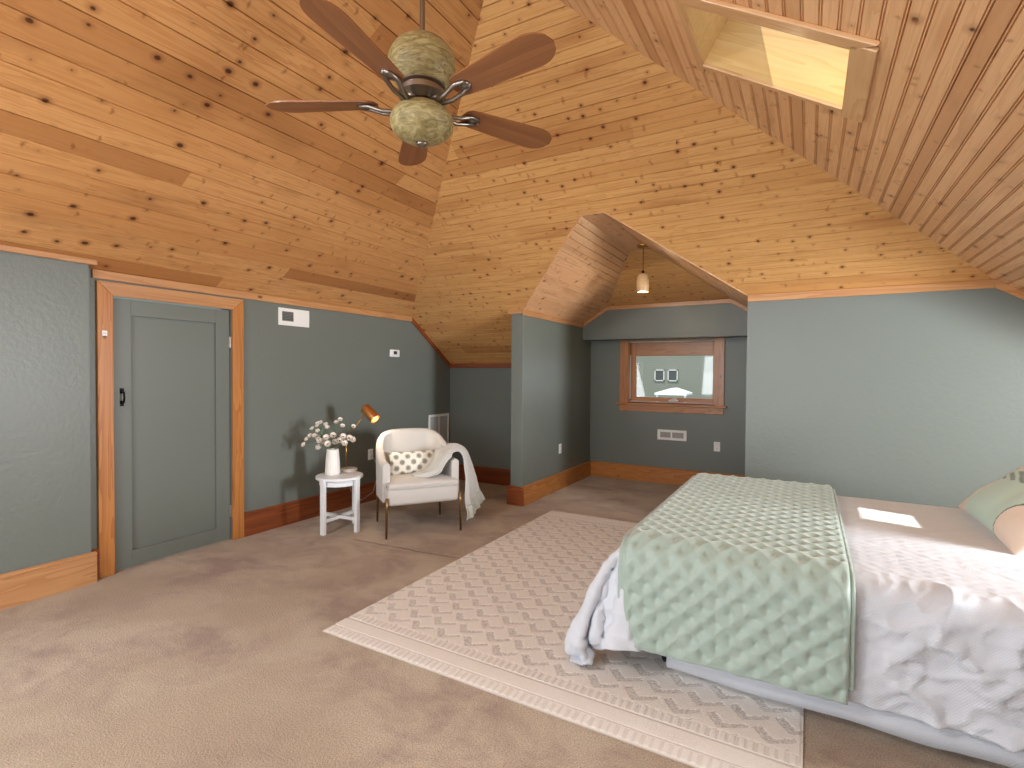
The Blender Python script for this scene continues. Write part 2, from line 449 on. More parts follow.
# right knee wall with a window, front gable with a window added for fill light (both out of view)
RW = (2.28, 3.65, 1.05, 1.84); XRW = 3.25; RY0, RY1, RZ = 2.2, 4.25, 1.92   # dormer on the right, out of view
XRT = XE - (RZ - Z0) / SR
bm = BM()
for (a_, b_) in ((YF, RY0), (RY1, YW)): box(bm, (XR, a_, 0), (XR + .1, b_, ZR(XR) + .02))
S('wall_right', bm, M['paint'], 'right knee wall on both sides of the bed dormer')
bm = BM()
for y_ in (RY0 - .1, RY1): prism(bm, [(XR, y_, 0), (XRW + .14, y_, 0), (XRW + .14, y_, RZ + .1), (XRT - .0, y_, RZ + .1), (XRT, y_, RZ), (XR, y_, ZR(XR))], (0, .1, 0))
S('wall_lower_right', bm, M['paint'], 'side walls of the dormer behind the bed head')
bm = BM(); rect_wall_hole(bm, (RY0, 0), (RY1, RZ), (RW[0], RW[2]), (RW[1], RW[3]), 'x', (XRW, XRW + .14)); S('wall_far_right', bm, M['paint'], 'end wall of the bed dormer with a window')
bm = BM(); box(bm, (XRT - .02, RY0 - .1, RZ), (XRW + .14, RY1 + .1, RZ + .1)); S('ceiling_low_right', bm, M['pine_right'], 'flat ceiling of the bed dormer')
FW = (-2.6, .3, .75, 2.0)
bm = BM(); rect_wall_hole(bm, (XA, 0), (XR, 2.1), (FW[0], FW[2]), (FW[1], FW[3]), 'y', (YF - .14, YF))
prism(bm, [(XA, YF, 2.1), (XR, YF, 2.1), (XT, YF, ZT + .1)], (0, -.14, 0)); S('wall_front', bm, M['paint'], 'front gable wall behind the viewer')

# ---- board ceilings
def ceiling(name, polys, u, v, origin, w, grooves, mat, label, holes=()):
    u = Vector(u).normalized(); v = Vector(v).normalized(); n = u.cross(v)
    mw = Matrix((u, v, n)).transposed().to_4x4(); mw.translation = Vector(origin)
    inv = mw.inverted()
    bm = BM()
    for P in polys:
        pts = [inv @ Vector(p) for p in P]
        for q in pts: q.z = 0
        bm.faces.new([bm.verts.new(q) for q in pts])
    bmesh.ops.remove_doubles(bm, verts=bm.verts, dist=1e-4)
    ys = [q.co.y for q in bm.verts]
    lo, hi = min(ys), max(ys)
    mids = []
    for k in range(int(math.floor(lo / w)) - 1, int(math.ceil(hi / w)) + 1):
        for (off, hw, dep) in grooves:
            c = k * w + off
            if c < lo + .004 or c > hi - .004: continue
            for d in (-hw, 0, hw):
                bmesh.ops.bisect_plane(bm, geom=list(bm.verts) + list(bm.edges) + list(bm.faces), dist=1e-5, plane_co=(0, c + d, 0), plane_no=(0, 1, 0))
            mids.append((c, dep))
    for (hx0, hx1, hy0, hy1) in holes:
        for co, no in (((hx0, 0, 0), (1, 0, 0)), ((hx1, 0, 0), (1, 0, 0)), ((0, hy0, 0), (0, 1, 0)), ((0, hy1, 0), (0, 1, 0))):
            bmesh.ops.bisect_plane(bm, geom=list(bm.verts) + list(bm.edges) + list(bm.faces), dist=1e-5, plane_co=co, plane_no=no)
        kill = [f for f in bm.faces if hx0 < f.calc_center_median().x < hx1 and hy0 < f.calc_center_median().y < hy1]
        bmesh.ops.delete(bm, geom=kill, context='FACES')
    for vt in bm.verts:
        for c, dep in mids:
            if abs(vt.co.y - c) < 2e-4: vt.co.z = dep
    o = obj(name, bm, mat)
    o.matrix_world = mw
    return tag(o, label, 'ceiling', None, 'structure')

E_ = .03
def PL(x, y): return (x, y, ZL(x))
def PR(x, y): return (x, y, ZR(x))
def PB(x, y): return (x, y, ZBk(y))
ceiling('ceiling_left', [[PL(XA - .1, YW + .16), PL(XT + .0, YT + .06), PL(XT + E_, YT), PL(XT + E_, YF - .1), PL(XA - .1, YF - .1)]],
        (0, -1, 0), (1, 0, SL), (XA, 2, Z0), .125, [(0, .004, .013)], M['pine_left'], 'knotty pine board ceiling slope on the left', [(2.6, 3.4, (XA * -1 - 3.2) * 1.182, (XA * -1 - 2.2) * 1.182)])
R_O = (XE, 2, Z0)
rv = Vector((-1, 0, SR)).normalized()
SKY = (2.375 - 2, 2.885 - 2, (XE - .125) / -rv.x * 1.0, (XE + .50) / -rv.x)
ceiling('ceiling_right', [[PR(XE, YW + .05), PR(XR + .15, YW + .05), PR(XR + .15, YF - .1), PR(XT - E_, YF - .1), PR(XT - E_, YT), PR(XT, YT + .06)]],
        (0, 1, 0), (-1, 0, SR), R_O, .0705, [(-.0048, .003, .009), (.0048, .003, .009)], M['pine_right'], 'beaded pine board ceiling slope on the right', [SKY, (RY0 - 2, RY1 - 2, -9, (XE - XRT) / -rv.x)])
DF = YW - (2.645 - Z0) / SB   # where the dormer ridge strip meets the back slope
XL1, XR1d = -1.60, -1.405
ceiling('ceiling_back', [[PB(XA - .1, YW + .1), PB(XC0 + .14, YW), PB(XL1, DF), PB(XT, YT - .04)], [PB(XL1, DF), PB(XR1d, DF), PB(XT, YT - .04)],
                         [PB(XR1d, DF), PB(XW, YW), PB(XW, YW + .06), PB(XE + .08, YW + .06), PB(XT, YT - .04)],
                         [PB(XA - .1, YW + .1), PB(XA - .1, YD + .08), PB(XC0 + .06, YD + .08), PB(XC0 + .06, YW), PB(XC0 + .14, YW)]],
        (-1, 0, 0), (0, -1, SB), (XT, YW, Z0), .145, [(0, .004, .013), (.0725, .003, .007)], M['pine_back'], 'knotty pine board ceiling slope at the back')
# dormer
ZF = 2.645; YE = 5.22
sl_ = (ZF - Z0) / (XL1 - XC); sr_ = (ZF - Z0) / (XW - XR1d)
gd = [(0, .004, .011)]
ceiling('ceiling_inner_left', [[(XC, YW, Z0), (XL1, DF, ZF), (XL1, YE, ZF), (-2.18, YH + .03, Z0 + sl_ * (-2.18 - XC)), (XC, YH + .03, Z0)]],
        (0, -1, 0), (1, 0, sl_), (XC, YW, Z0), .0725, gd, M['pine_dormer'], 'pine board slope on the left of the dormer')
ceiling('ceiling_inner_right', [[(XW, YW, Z0), (XW, YH + .03, Z0), (-.83, YH + .03, Z0 + sr_ * (XW + .83)), (XR1d, YE, ZF), (XR1d, DF, ZF)]],
        (0, 1, 0), (-1, 0, sr_), (XW, YW, Z0), .0725, gd, M['pine_dormer'], 'pine board slope on the right of the dormer')
ceiling('ceiling_inner_back', [[(XL1 - .06, YE, ZF), (XR1d + .06, YE, ZF), (-.70, YH + .01, 2.251), (-2.315, YH + .01, 2.251)]],
        (-1, 0, 0), (0, -1, (ZF - 2.251) / (YH + .01 - YE)), (-1.5, YH, 2.251), .0725, gd, M['pine_back'], 'pine board hip slope above the window header')
ceiling('ceiling_inner_top', [[(XL1 - .01, DF - .01, ZF + .002), (XR1d + .01, DF - .01, ZF + .002), (XR1d + .03, YE + .06, ZF + .002), (XL1 - .03, YE + .06, ZF + .002)]],
        (0, 1, 0), (-1, 0, 0), (-1.5, 4, ZF), 5, [], M['pine_dormer'], 'flat pine ridge strip of the dormer')

bm = BM()
PA, PB_, PC, PD = [Vector(p) for p in ((XC, YW, Z0), (XL1, DF, ZF), (XR1d, DF, ZF), (XW, YW, Z0))]
up_ = Vector((0, SB, 1)).normalized() * .007
for a_, b_ in ((PA, PB_), (PB_, PC), (PC, PD)): tube(bm, [a_ + up_, b_ + up_], .0095, 8)  # bead added to cover gaps that let outside light through
S('trim_filler_9', bm, M['pine_dormer'], 'thin rounded pine bead added around the dormer mouth to close light gaps')

# ---- trim boards
def board(bm, p0, p1, drop, out, th=.018, bev=.004):
    """a flat trim board from p0 to p1, hanging 'drop' below that line, 'out' = outward normal."""
    p0, p1, out = Vector(p0), Vector(p1), Vector(out).normalized()
    d = Vector(drop)
    prism(bm, [p0, p1, p1 + d, p0 + d], out * th, bev)
def trim(name, segs, mat, label):
    bm = BM()
    for s in segs: board(bm, *s)
    return S(name, bm, mat, label)
TD = (0, 0, -.058)
trim('trim_1', [((XA, 1.60, Z0), (XA, YW + .01, Z0), TD, (1, 0, 0))], M['trim'][1], 'pine trim board along the top of the left wall')
trim('trim_2', [((XA, YW, Z0), (XA, YD, ZBk(YD)), TD, (1, 0, 0))], M['redtrim'][1], 'sloping pine trim board down to the niche')
trim('trim_3', [((XA, YD, ZBk(YD) + .01), (XC0, YD, ZBk(YD) + .01), TD, (0, -1, 0))], M['redtrim'][0], 'pine trim board along the top of the niche')
trim('trim_4', [((-4.035, YF, 2.13), (-4.035, 1.605, 2.13), (0, 0, -.068), (1, 0, 0), .024)], M['trim'][1], 'pine trim board on top of the projecting wall')
trim('trim_5', [((XC0 - .04, YW, Z0 + .012), (XC + .012, YW, Z0 + .012), (0, 0, -.05), (0, -1, 0), .014)], M['trim'][0], 'short pine trim on the end of the partition')
trim('trim_6', [((XC, YW - .014, Z0), (XC, YH, Z0), TD, (1, 0, 0), .016)], M['trim'][1], 'pine trim board along the alcove partition')
trim('trim_7', [((XC, YH, Z0), (-2.243, YH, 2.252), (0, 0, -.05), (0, -1, 0), .016), ((-2.243, YH, 2.252), (-.772, YH, 2.252), (0, 0, -.05), (0, -1, 0), .016), ((-.772, YH, 2.252), (XW, YH, Z0), (0, 0, -.05), (0, -1, 0), .016)], M['trim'][0], 'pine trim along the top of the window header')
trim('trim_8', [((XW, YW, Z0 + .005), (XE, YW, Z0 + .005), TD, (0, -1, 0)), ((XE, YW, Z0 + .005), (XR, YW, ZR(XR)), TD, (0, -1, 0))], M['trim'][0], 'pine trim board along the top of the back wall')

def base_profile(bm, p0, p1, out, h=.2, th=.022):
    p0, p1, out = Vector(p0), Vector(p1), Vector(out)
    prof = [(0, 0), (th, 0), (th, h - .03), (th - .004, h - .026), (th - .004, h - .022), (th + .003, h - .018), (th + .003, h - .008), (th - .008, h), (0, h)]
    prism(bm, [p0 + out * a + Vector((0, 0, b)) for a, b in prof], p1 - p0)
def baseb(name, segs, mat, label):
    bm = BM()
    for s in segs: base_profile(bm, *s)
    return S(name, bm, mat, label)
baseb('baseboard_left', [((XA, 2.645, 0), (XA, YD, 0), (1, 0, 0))], M['redtrim'][1], 'tall reddish pine baseboard right of the door')
baseb('baseboard_near_left', [((-4.035, YF, 0), (-4.035, 1.588, 0), (1, 0, 0))], M['trim'][1], 'tall pine baseboard left of the door')
bm = BM(); base_profile(bm, (XA, 1.565, 0), (XA, 1.625, 0), (1, 0, 0)); S('baseboard_center_left', bm, M['redtrim'][1], 'short baseboard piece against the door casing')
baseb('baseboard_far_left', [((XA, YD, 0), (XC0, YD, 0), (0, -1, 0))], M['redtrim'][0], 'tall reddish baseboard in the niche')
baseb('baseboard_inner_front', [((XC0 - .03, YW, 0), (XC + .0225, YW, 0), (0, -1, 0))], M['redtrim'][0], 'baseboard on the end of the partition')
baseb('baseboard_inner_left', [((XC, YW - .0215, 0), (XC, YB, 0), (1, 0, 0))], M['case'][1], 'baseboard along the alcove partition')
baseb('baseboard_far', [((XC, YB, 0), (XW, YB, 0), (0, -1, 0))], M['case'][0], 'baseboard under the alcove window')
baseb('baseboard_back', [((XW, YW, 0), (XR, YW, 0), (0, -1, 0))], M['case'][0], 'baseboard along the wall behind the bed')

# ---- door
t = thing('door_1', (XA, 2.13, 0), 0, 'low grey-green panel door in a wide pine casing', 'door', None, 'structure')
def local(bm, parent): # build in world coordinates, shift into the parent's frame
    bm.transform(Matrix.Translation(-Vector(parent.location))); return bm
bm = BM()
fx, bx_ = -4.098, -4.138
for (y0, y1, z0, z1) in ((1.722, 1.832, .012, 1.875), (2.428, 2.538, .012, 1.875), (1.832, 2.428, 1.765, 1.875), (1.832, 2.428, .012, .122)):
    box(bm, (bx_, y0, z0), (fx, y1, z1), .002)
box(bm, (bx_, 1.832, .12), (fx - .020, 2.428, 1.77))
obj('door_panel', local(bm, t), M['paint_door'], t)
bm = BM()
prism(bm, [(XA, 1.622, 0), (XA, 1.712, 0), (XA, 1.712, DZ), (XA, 1.622, DZ + .09)], (.026, 0, 0), .003)
prism(bm, [(XA, 2.548, 0), (XA, 2.642, 0), (XA, 2.642, DZ + .09), (XA, 2.548, DZ)], (.026, 0, 0), .003)
obj('door_casing', local(bm, t), M['case'][2], t)
bm = BM(); prism(bm, [(XA, 1.622, DZ + .09), (XA, 1.712, DZ), (XA, 2.548, DZ), (XA, 2.642, DZ + .09)], (.026, 0, 0), .003)
obj('head_casing', local(bm, t), M['trim'][1], t)
bm = BM()
tube(bm, [(fx, 1.772, 1.245), (fx + .03, 1.772, 1.235), (fx + .036, 1.772, 1.2), (fx + .03, 1.772, 1.165), (fx, 1.772, 1.155)], .0065, 10)
box(bm, (fx, 1.760, 1.225), (fx + .004, 1.784, 1.262), .002); box(bm, (fx, 1.760, 1.138), (fx + .004, 1.784, 1.175), .002)
obj('door_handle', local(bm, t), M['iron'], t)
for z in (1.62, .24):
    bm = BM(); tube(bm, [(fx + .004, 2.543, z - .045), (fx + .004, 2.543, z + .045)], .008, 10); box(bm, (fx - .002, 2.534, z - .04), (fx + .003, 2.546, z + .04), .001)
    obj('hinge', local(bm, t), M['steel'], t)
bm = BM(); box(bm, (-4.064, 1.648, 1.613), (-4.0625, 1.676, 1.647), .0004)
st = tag(obj('sticker', bm, M['plastic']), 'tiny white paper sticker on the left door casing', 'sticker')
bm = BM()
for y in (1.654, 1.664): box(bm, (-4.0625, y, 1.622), (-4.0622, y + .005, 1.636))
obj('printed_mark', bm, M['slot'], st)

# ---- alcove window
def casing_mats(i): return M['case'][i]
t = thing('window_1', (-1.52, YB, 1.0), 0, 'small pine-framed awning window in the alcove', 'window', None, 'structure')
bm = BM()
box(bm, (-2.165, YB - .022, 1.005), (-2.055, YB, 1.828), .003); box(bm, (-.985, YB - .022, 1.005), (-.875, YB, 1.828), .003)
obj('casing', local(bm, t), M['case'][2], t)
bm = BM(); box(bm, (-2.20, YB - .055, .985), (-.84, YB + .02, 1.012), .006); box(bm, (-2.165, YB - .02, .905), (-.875, YB, .985), .003)
obj('window_sill', local(bm, t), M['case'][0], t)
bm = BM()
for a in (WX0, WX1 - .012): box(bm, (a, YB, 1.01), (a + .012, YB + .14, WZ1))
obj('jamb', local(bm, t), M['case'][2], t)
bm = BM(); box(bm, (WX0, YB, WZ1 - .012), (WX1, YB + .14, WZ1)); box(bm, (WX0, YB + .0, 1.0), (WX1, YB + .14, 1.03))
obj('head_jamb', local(bm, t), M['case'][0], t)
bm = BM(); box(bm, (WX0 + .012, YB + .04, 1.06), (WX0 + .02, YB + .075, 1.64), .002)
obj('white_strip', local(bm, t), M['plastic'], t)  # narrow white strip standing on the left jamb
sx0, sx1, sz0, sz1 = WX0 + .014, WX1 - .014, 1.035, 1.80
gx0, gx1, gz0, gz1 = -1.975, -1.02, 1.09, 1.625
bm = BM()
box(bm, (sx0, YB + .08, sz0), (gx0, YB + .12, sz1), .004); box(bm, (gx1, YB + .08, sz0), (sx1, YB + .12, sz1), .004)
sash = obj('sash', local(bm, t), M['case'][2], t)
bm = BM(); box(bm, (gx0, YB + .08, sz0), (gx1, YB + .12, gz0), .004); box(bm, (gx0, YB + .08, gz1), (gx1, YB + .12, sz1), .004)
obj('sash_rail', local(bm, t), M['case'][0], t)
bm = BM(); box(bm, (gx0 - .005, YB + .098, gz0 - .005), (gx1 + .005, YB + .104, gz1 + .005)); obj('pane', local(bm, t), M['glass'], t)
bm = BM(); box(bm, (-1.55, YB + .062, 1.042), (-1.43, YB + .082, 1.062), .004); tube(bm, [(-1.52, YB + .06, 1.06), (-1.47, YB + .045, 1.075), (-1.44, YB + .045, 1.07)], .007, 8)
obj('sash_lock', local(bm, t), M['plastic'], t)

# out-of-view windows: right knee wall; left wall and front gable added for fill
def plain_window(name, axis, a0, a1, z0, z1, p, label):
    o = (p, (a0 + a1) / 2, z0) if axis == 'x' else ((a0 + a1) / 2, p, z0)
    t = thing(name, o, 0, label, 'window', None, 'structure')
    f, g = BM(), BM()
    w = .05
    for (q0, q1, r0, r1) in ((a0, a1, z0, z0 + w), (a0, a1, z1 - w, z1), (a0, a0 + w, z0, z1), (a1 - w, a1, z0, z1), ((a0 + a1) / 2 - .02, (a0 + a1) / 2 + .02, z0, z1)):
        if axis == 'x': box(f, (p + .03, q0, r0), (p + .08, q1, r1))
        else: box(f, (q0, p - .08, r0), (q1, p - .03, r1))
    if axis == 'x': box(g, (p + .052, a0, z0), (p + .058, a1, z1))
    else: box(g, (a0, p - .058, z0), (a1, p - .052, z1))
    obj('window_frame', local(f, t), M['white_paint'], t); obj('pane', local(g, t), M['glass'], t)
plain_window('window_3', 'x', *RW, XRW, 'wide window in the right knee wall')
plain_window('fill_window_5', 'x', *LWN, XA - .11, 'added fill-light window in the projecting part of the left wall')  # unseen window added to light the right slope and the bed
plain_window('fill_window_4', 'y', *FW, YF, 'added fill-light window in the front gable')  # unseen window added behind the camera for fill light

# ---- skylight (window_2): casing boards, shaft, glass
inv_n = Vector((0, 1, 0)).cross(rv)            # outward normal of the right slope
mwR = Matrix((Vector((0, 1, 0)), rv, inv_n)).transposed().to_4x4(); mwR.translation = Vector(R_O)
t = thing('window_2', (0, 0, 0), 0, 'pine-lined skylight in the right ceiling slope', 'window', None, 'structure')
t.matrix_world = mwR
x0, x1, y0, y1 = SKY; cw = .075; dep = .36
bm = BM()
for a_, b_ in ((y0 - .10, y0), (y1, y1 + .035)): prism(bm, [(x0 - .035, a_, 0), (x1 + cw, a_, 0), (x1 + cw, b_, 0), (x0 - .035, b_, 0)], (0, 0, -.02), .004)
obj('casing', bm, M['skycase'][0], t)
bm = BM()
prism(bm, [(x0 - cw, y0 - .1, 0), (x0, y0, 0), (x0, y1, 0), (x0 - cw, y1 + .035, 0)], (0, 0, -.02), .004); prism(bm, [(x1, y0, 0), (x1 + .035, y0, 0), (x1 + .035, y1, 0), (x1, y1, 0)], (0, 0, -.02), .004)
obj('side_casing', bm, M['skycase'][1], t)
bm = BM()
box(bm, (x0 - .02, y0 - .02, -.005), (x0, y1 + .02, dep)); box(bm, (x1, y0 - .02, -.005), (x1 + .02, y1 + .02, dep))
box(bm, (x0, y0 - .02, -.005), (x1, y0, dep)); box(bm, (x0, y1, -.005), (x1, y1 + .02, dep))
obj('shaft', bm, M['shaftwood'][1], t)
bm = BM()
for (a, b, c, d) in ((x0, x1, y0, y0 + .03), (x0, x1, y1 - .03, y1), (x0, x0 + .03, y0, y1), (x1 - .03, x1, y0, y1)): box(bm, (a, c, dep - .02), (b, d, dep + .02))
obj('window_frame', bm, M['white_paint'], t)
bm = BM(); box(bm, (x0, y0, dep), (x1, y1, dep + .006)); obj('pane', bm, M['glass'], t)

mwL = Matrix((Vector((0, -1, 0)), Vector((1, 0, SL)).normalized(), Vector((0, -1, 0)).cross(Vector((1, 0, SL)).normalized()))).transposed().to_4x4(); mwL.translation = Vector((XA, 2, Z0))
t = thing('fill_window_6', (0, 0, 0), 0, 'added fill-light skylight in the left ceiling slope behind the viewer', 'window', None, 'structure'); t.matrix_world = mwL  # skylight added out of view to brighten floor and right slope
x0_, x1_, y0_, y1_ = 2.6, 3.4, (XA * -1 - 3.2) * 1.182, (XA * -1 - 2.2) * 1.182
bm = BM()
for (a, b, c, d) in ((x0_ - .06, x1_ + .06, y0_ - .06, y0_), (x0_ - .06, x1_ + .06, y1_, y1_ + .06), (x0_ - .06, x0_, y0_, y1_), (x1_, x1_ + .06, y0_, y1_)): box(bm, (a, c, -.02), (b, d, .1), .003)
obj('window_frame', bm, M['case'][0], t)
bm = BM(); box(bm, (x0_, y0_, .09), (x1_, y1_, .096)); obj('pane', bm, M['glass'], t)

# ------------------------------------------------------------------ ceiling fan
FX, FY = -1.53, 1.848
t = thing('ceiling_fan', (FX, FY, 2.40), 0, 'five-blade ceiling fan with brown wooden blades and marbled glass globes', 'ceiling fan')
bm = BM(); tube(bm, [(0, 0, .46), (0, 0, ZT - 2.40 - .02)], .0115, 16); obj('downrod', bm, M['pewter'], t, 'auto')
bm = BM(); lathe(bm, [(.013, ZT - 2.55), (.05, ZT - 2.54), (.07, ZT - 2.47), (.072, ZT - 2.42), (0, ZT - 2.42)], 32); obj('canopy', bm, M['pewter'], t, 'auto')
bm = BM(); prof = []
for k in range(25):
    a = -.30 * PI + k / 24 * .80 * PI
    prof.append((max(.152 * math.cos(a), .012), .360 + .128 * math.sin(a)))
lathe(bm, [(.06, .245)] + prof, 48); obj('motor_globe', bm, M['scavo'], t, True)
bm = BM(); lathe(bm, [(0, .30), (.095, .30), (.104, .285), (.104, .262), (.09, .255), (.09, .246), (.106, .24), (.106, .222), (.085, .210), (.07, .195), (0, .195)], 40); obj('hub', bm, M['pewter'], t, 'auto')
bm = BM(); prof = []
for k in range(25):
    a = -PI / 2 + k / 24 * .93 * PI
    prof.append((max(.142 * math.cos(a), 0), .106 + .090 * math.sin(a)))
lathe(bm, prof, 48); obj('light_bowl', bm, M['scavo'], t, True)
bm = BM(); lathe(bm, [(0, -.004), (.012, -.002), (.016, .002), (.024, .006), (.027, .014), (.02, .02), (0, .02)], 24); obj('finial', bm, M['pewter'], t, True)
def blade_parts():
    bm = BM(); n = 40; pts = []
    L0, L1, w0, w1 = .20, .715, .052, .079
    up, dn = [], []
    for k in range(n + 1):
        s = k / n; x = L0 + (L1 - L0) * s
        w = w0 + (w1 - w0) * min(1, s / .75) ** .8
        e = min(s / .08, (1 - s) / .2, 1.0); w *= math.sqrt(max(1 - (1 - e) ** 2, 0.0))
        up.append((x, w, 0)); dn.append((x, -w, 0))
    prism(bm, up + dn[::-1][1:-1], (0, 0, .007), .0)
    ir = BM()
    for s in (-1, 1):
        tube(ir, [(.075, s * .008, -.005), (.13, s * .013, -.030), (.18, s * .022, -.028), (.235, s * .028, -.010), (.275, s * .018, -.004), (.29, 0, -.003)], [.010, .010, .0095, .010, .010, .008], 10)
    lathe(ir, [(0, -.012), (.02, -.012), (.026, -.002), (0, -.002)], 20, Matrix.Translation((.262, 0, 0)))
    box(ir, (.06, -.016, -.012), (.11, .016, .004), .004)
    return bm, ir
bb, ii = blade_parts()
pitch = Matrix.Rotation(math.radians(-11), 4, 'X')
bb.transform(pitch); ii.transform(pitch)
b0 = obj('blade', bb, M['blade'], t, 'auto'); i0 = obj('blade_iron', ii, M['pewter'], b0, True)
for k in range(5):
    b = b0 if k == 0 else b0.copy()
    if k:
        COL.objects.link(b); i_ = i0.copy(); COL.objects.link(i_); i_.parent = b
    b.location = (0, 0, .188); b.rotation_euler = (0, 0, math.radians(-9.5 + 72 * k))

# ------------------------------------------------------------------ pendant in the dormer
t = thing('pendant_light', (-1.42, 5.06, 2.19), 0, 'small lit pendant with a bell-shaped glass shade hanging in the dormer', 'pendant light')
zc = ZF - 2.19
bm = BM(); lathe(bm, [(0, zc - .028), (.03, zc - .028), (.055, zc - .018), (.062, zc - .004), (.062, zc), (0, zc)], 32); obj('canopy', bm, M['brass'], t, True)
bm = BM(); tube(bm, [(0, 0, .19), (0, 0, zc - .02)], .003, 8); tube(bm, [(0, 0, .165), (0, 0, .205)], .013, 14); obj('cord', bm, M['iron'], t)
bm = BM(); prof = [(.014, .18), (.035, .172), (.05, .15), (.058, .11), (.06, .06), (.058, .02), (.052, 0), (.048, .0), (.054, .02), (.056, .06), (.054, .11), (.046, .146), (.03, .166), (.014, .174)]
lathe(bm, prof, 36); obj('shade', bm, M['pendant'], t, True)
bm = BM(); lathe(bm, [(0, .012), (.022, .018), (.033, .04), (.03, .065), (.015, .09), (.012, .13), (0, .13)], 24); obj('bulb', bm, M['bulb'], t, True)

# ------------------------------------------------------------------ wall fittings
def vent(name, origin, rotz, w, h, slots, label, blank=None, mat=None):
    """register facing local -Y, lower left corner at origin; slots: list of (x0,x1,z0,z1,nlouvers,vertical)."""
    t = thing(name, origin, rotz, label, 'vent')
    f = BM()
    xs = [0] + [v for s in slots for v in (s[0], s[1])] + [w]
    z0, z1 = slots[0][2], slots[0][3]
    box(f, (0, -.008, 0), (w, 0, z0), .002); box(f, (0, -.008, z1), (w, 0, h), .002)
    for a, b in zip(xs[::2], xs[1::2]): box(f, (a, -.008, z0 - .001), (b, 0, z1 + .001))
    obj('frame', f, M['plastic'], t)
    g = BM(); l = BM()
    for (a, b, c, d, n, mt) in slots:
        box(g, (a, -.003, c), (b, -.0005, d))
        for k in range(n):
            z = c + (k + .5) * (d - c) / n
            prism(l, [(a, -.007, z - .3 * (d - c) / n), (a, -.0062, z - .36 * (d - c) / n), (a, -.0032, z + .3 * (d - c) / n), (a, -.004, z + .36 * (d - c) / n)], (b - a, 0, 0))
    obj('backing', g, M['dark'] if mat is None else mat, t); obj('louvers', l, M['grey_louver'] if mat is M['dark'] else M['slot'], t)
    return t
LW = PI / 2    # local -Y looks to +X for things on the left wall
vent('wall_vent', (XA, 2.98, 1.80), LW, .325, .155, [(.035, .155, .04, .125, 6, 0)], 'white wall vent with one dark louvred opening high above the side table', None, M['dark'])
vent('return_grille', (XA, 5.085, .42), LW, .415, .44, [(.03, .20, .03, .41, 22, 0), (.215, .385, .03, .41, 22, 0)], 'tall white return air grille on the left wall behind the armchair', None, M['slot'])
vent('wall_register', (-1.665, YB, .555), 0, .36, .13, [(.035, .165, .03, .10, 7, 0), (.185, .325, .03, .10, 7, 0)], 'white two-part register low under the alcove window')
t = thing('thermostat', (XA, 4.385, 1.56), LW, 'small white thermostat with a dark display high on the left wall', 'thermostat')
bm = BM(); box(bm, (0, -.022, 0), (.155, 0, .085), .012, 3); obj('body', bm, M['plastic'], t, 'auto')
bm = BM(); box(bm, (.05, -.0235, .03), (.105, -.0215, .066), .001); obj('display', bm, M['dark'], t)
def outlet(origin, rotz, label):
    t = thing('wall_outlet', origin, rotz, label, 'outlet')
    bm = BM(); box(bm, (-.036, -.006, -.058), (.036, 0, .058), .003); obj('plate', bm, M['plastic'], t)
    for s in (-1, 1):
        bm = BM(); box(bm, (-.017, -.009, s * .026 - .017), (.017, -.005, s * .026 + .017), .004)
        r = obj('receptacle', bm, M['plastic'], t)
        for x in (-.007, .006):
            bm = BM(); box(bm, (x - .001, -.0095, s * .026 - .005), (x + .001, -.0085, s * .026 + .007)); obj('slot', bm, M['dark'], r)
outlet((-.948, YB, .515), 0, 'white outlet plate right of the register under the window')
outlet((XC, 5.70, .485), LW, 'white outlet plate low on the alcove partition')
outlet((XA, 4.10, .50), LW, 'white outlet plate on the left wall just behind the armchair')

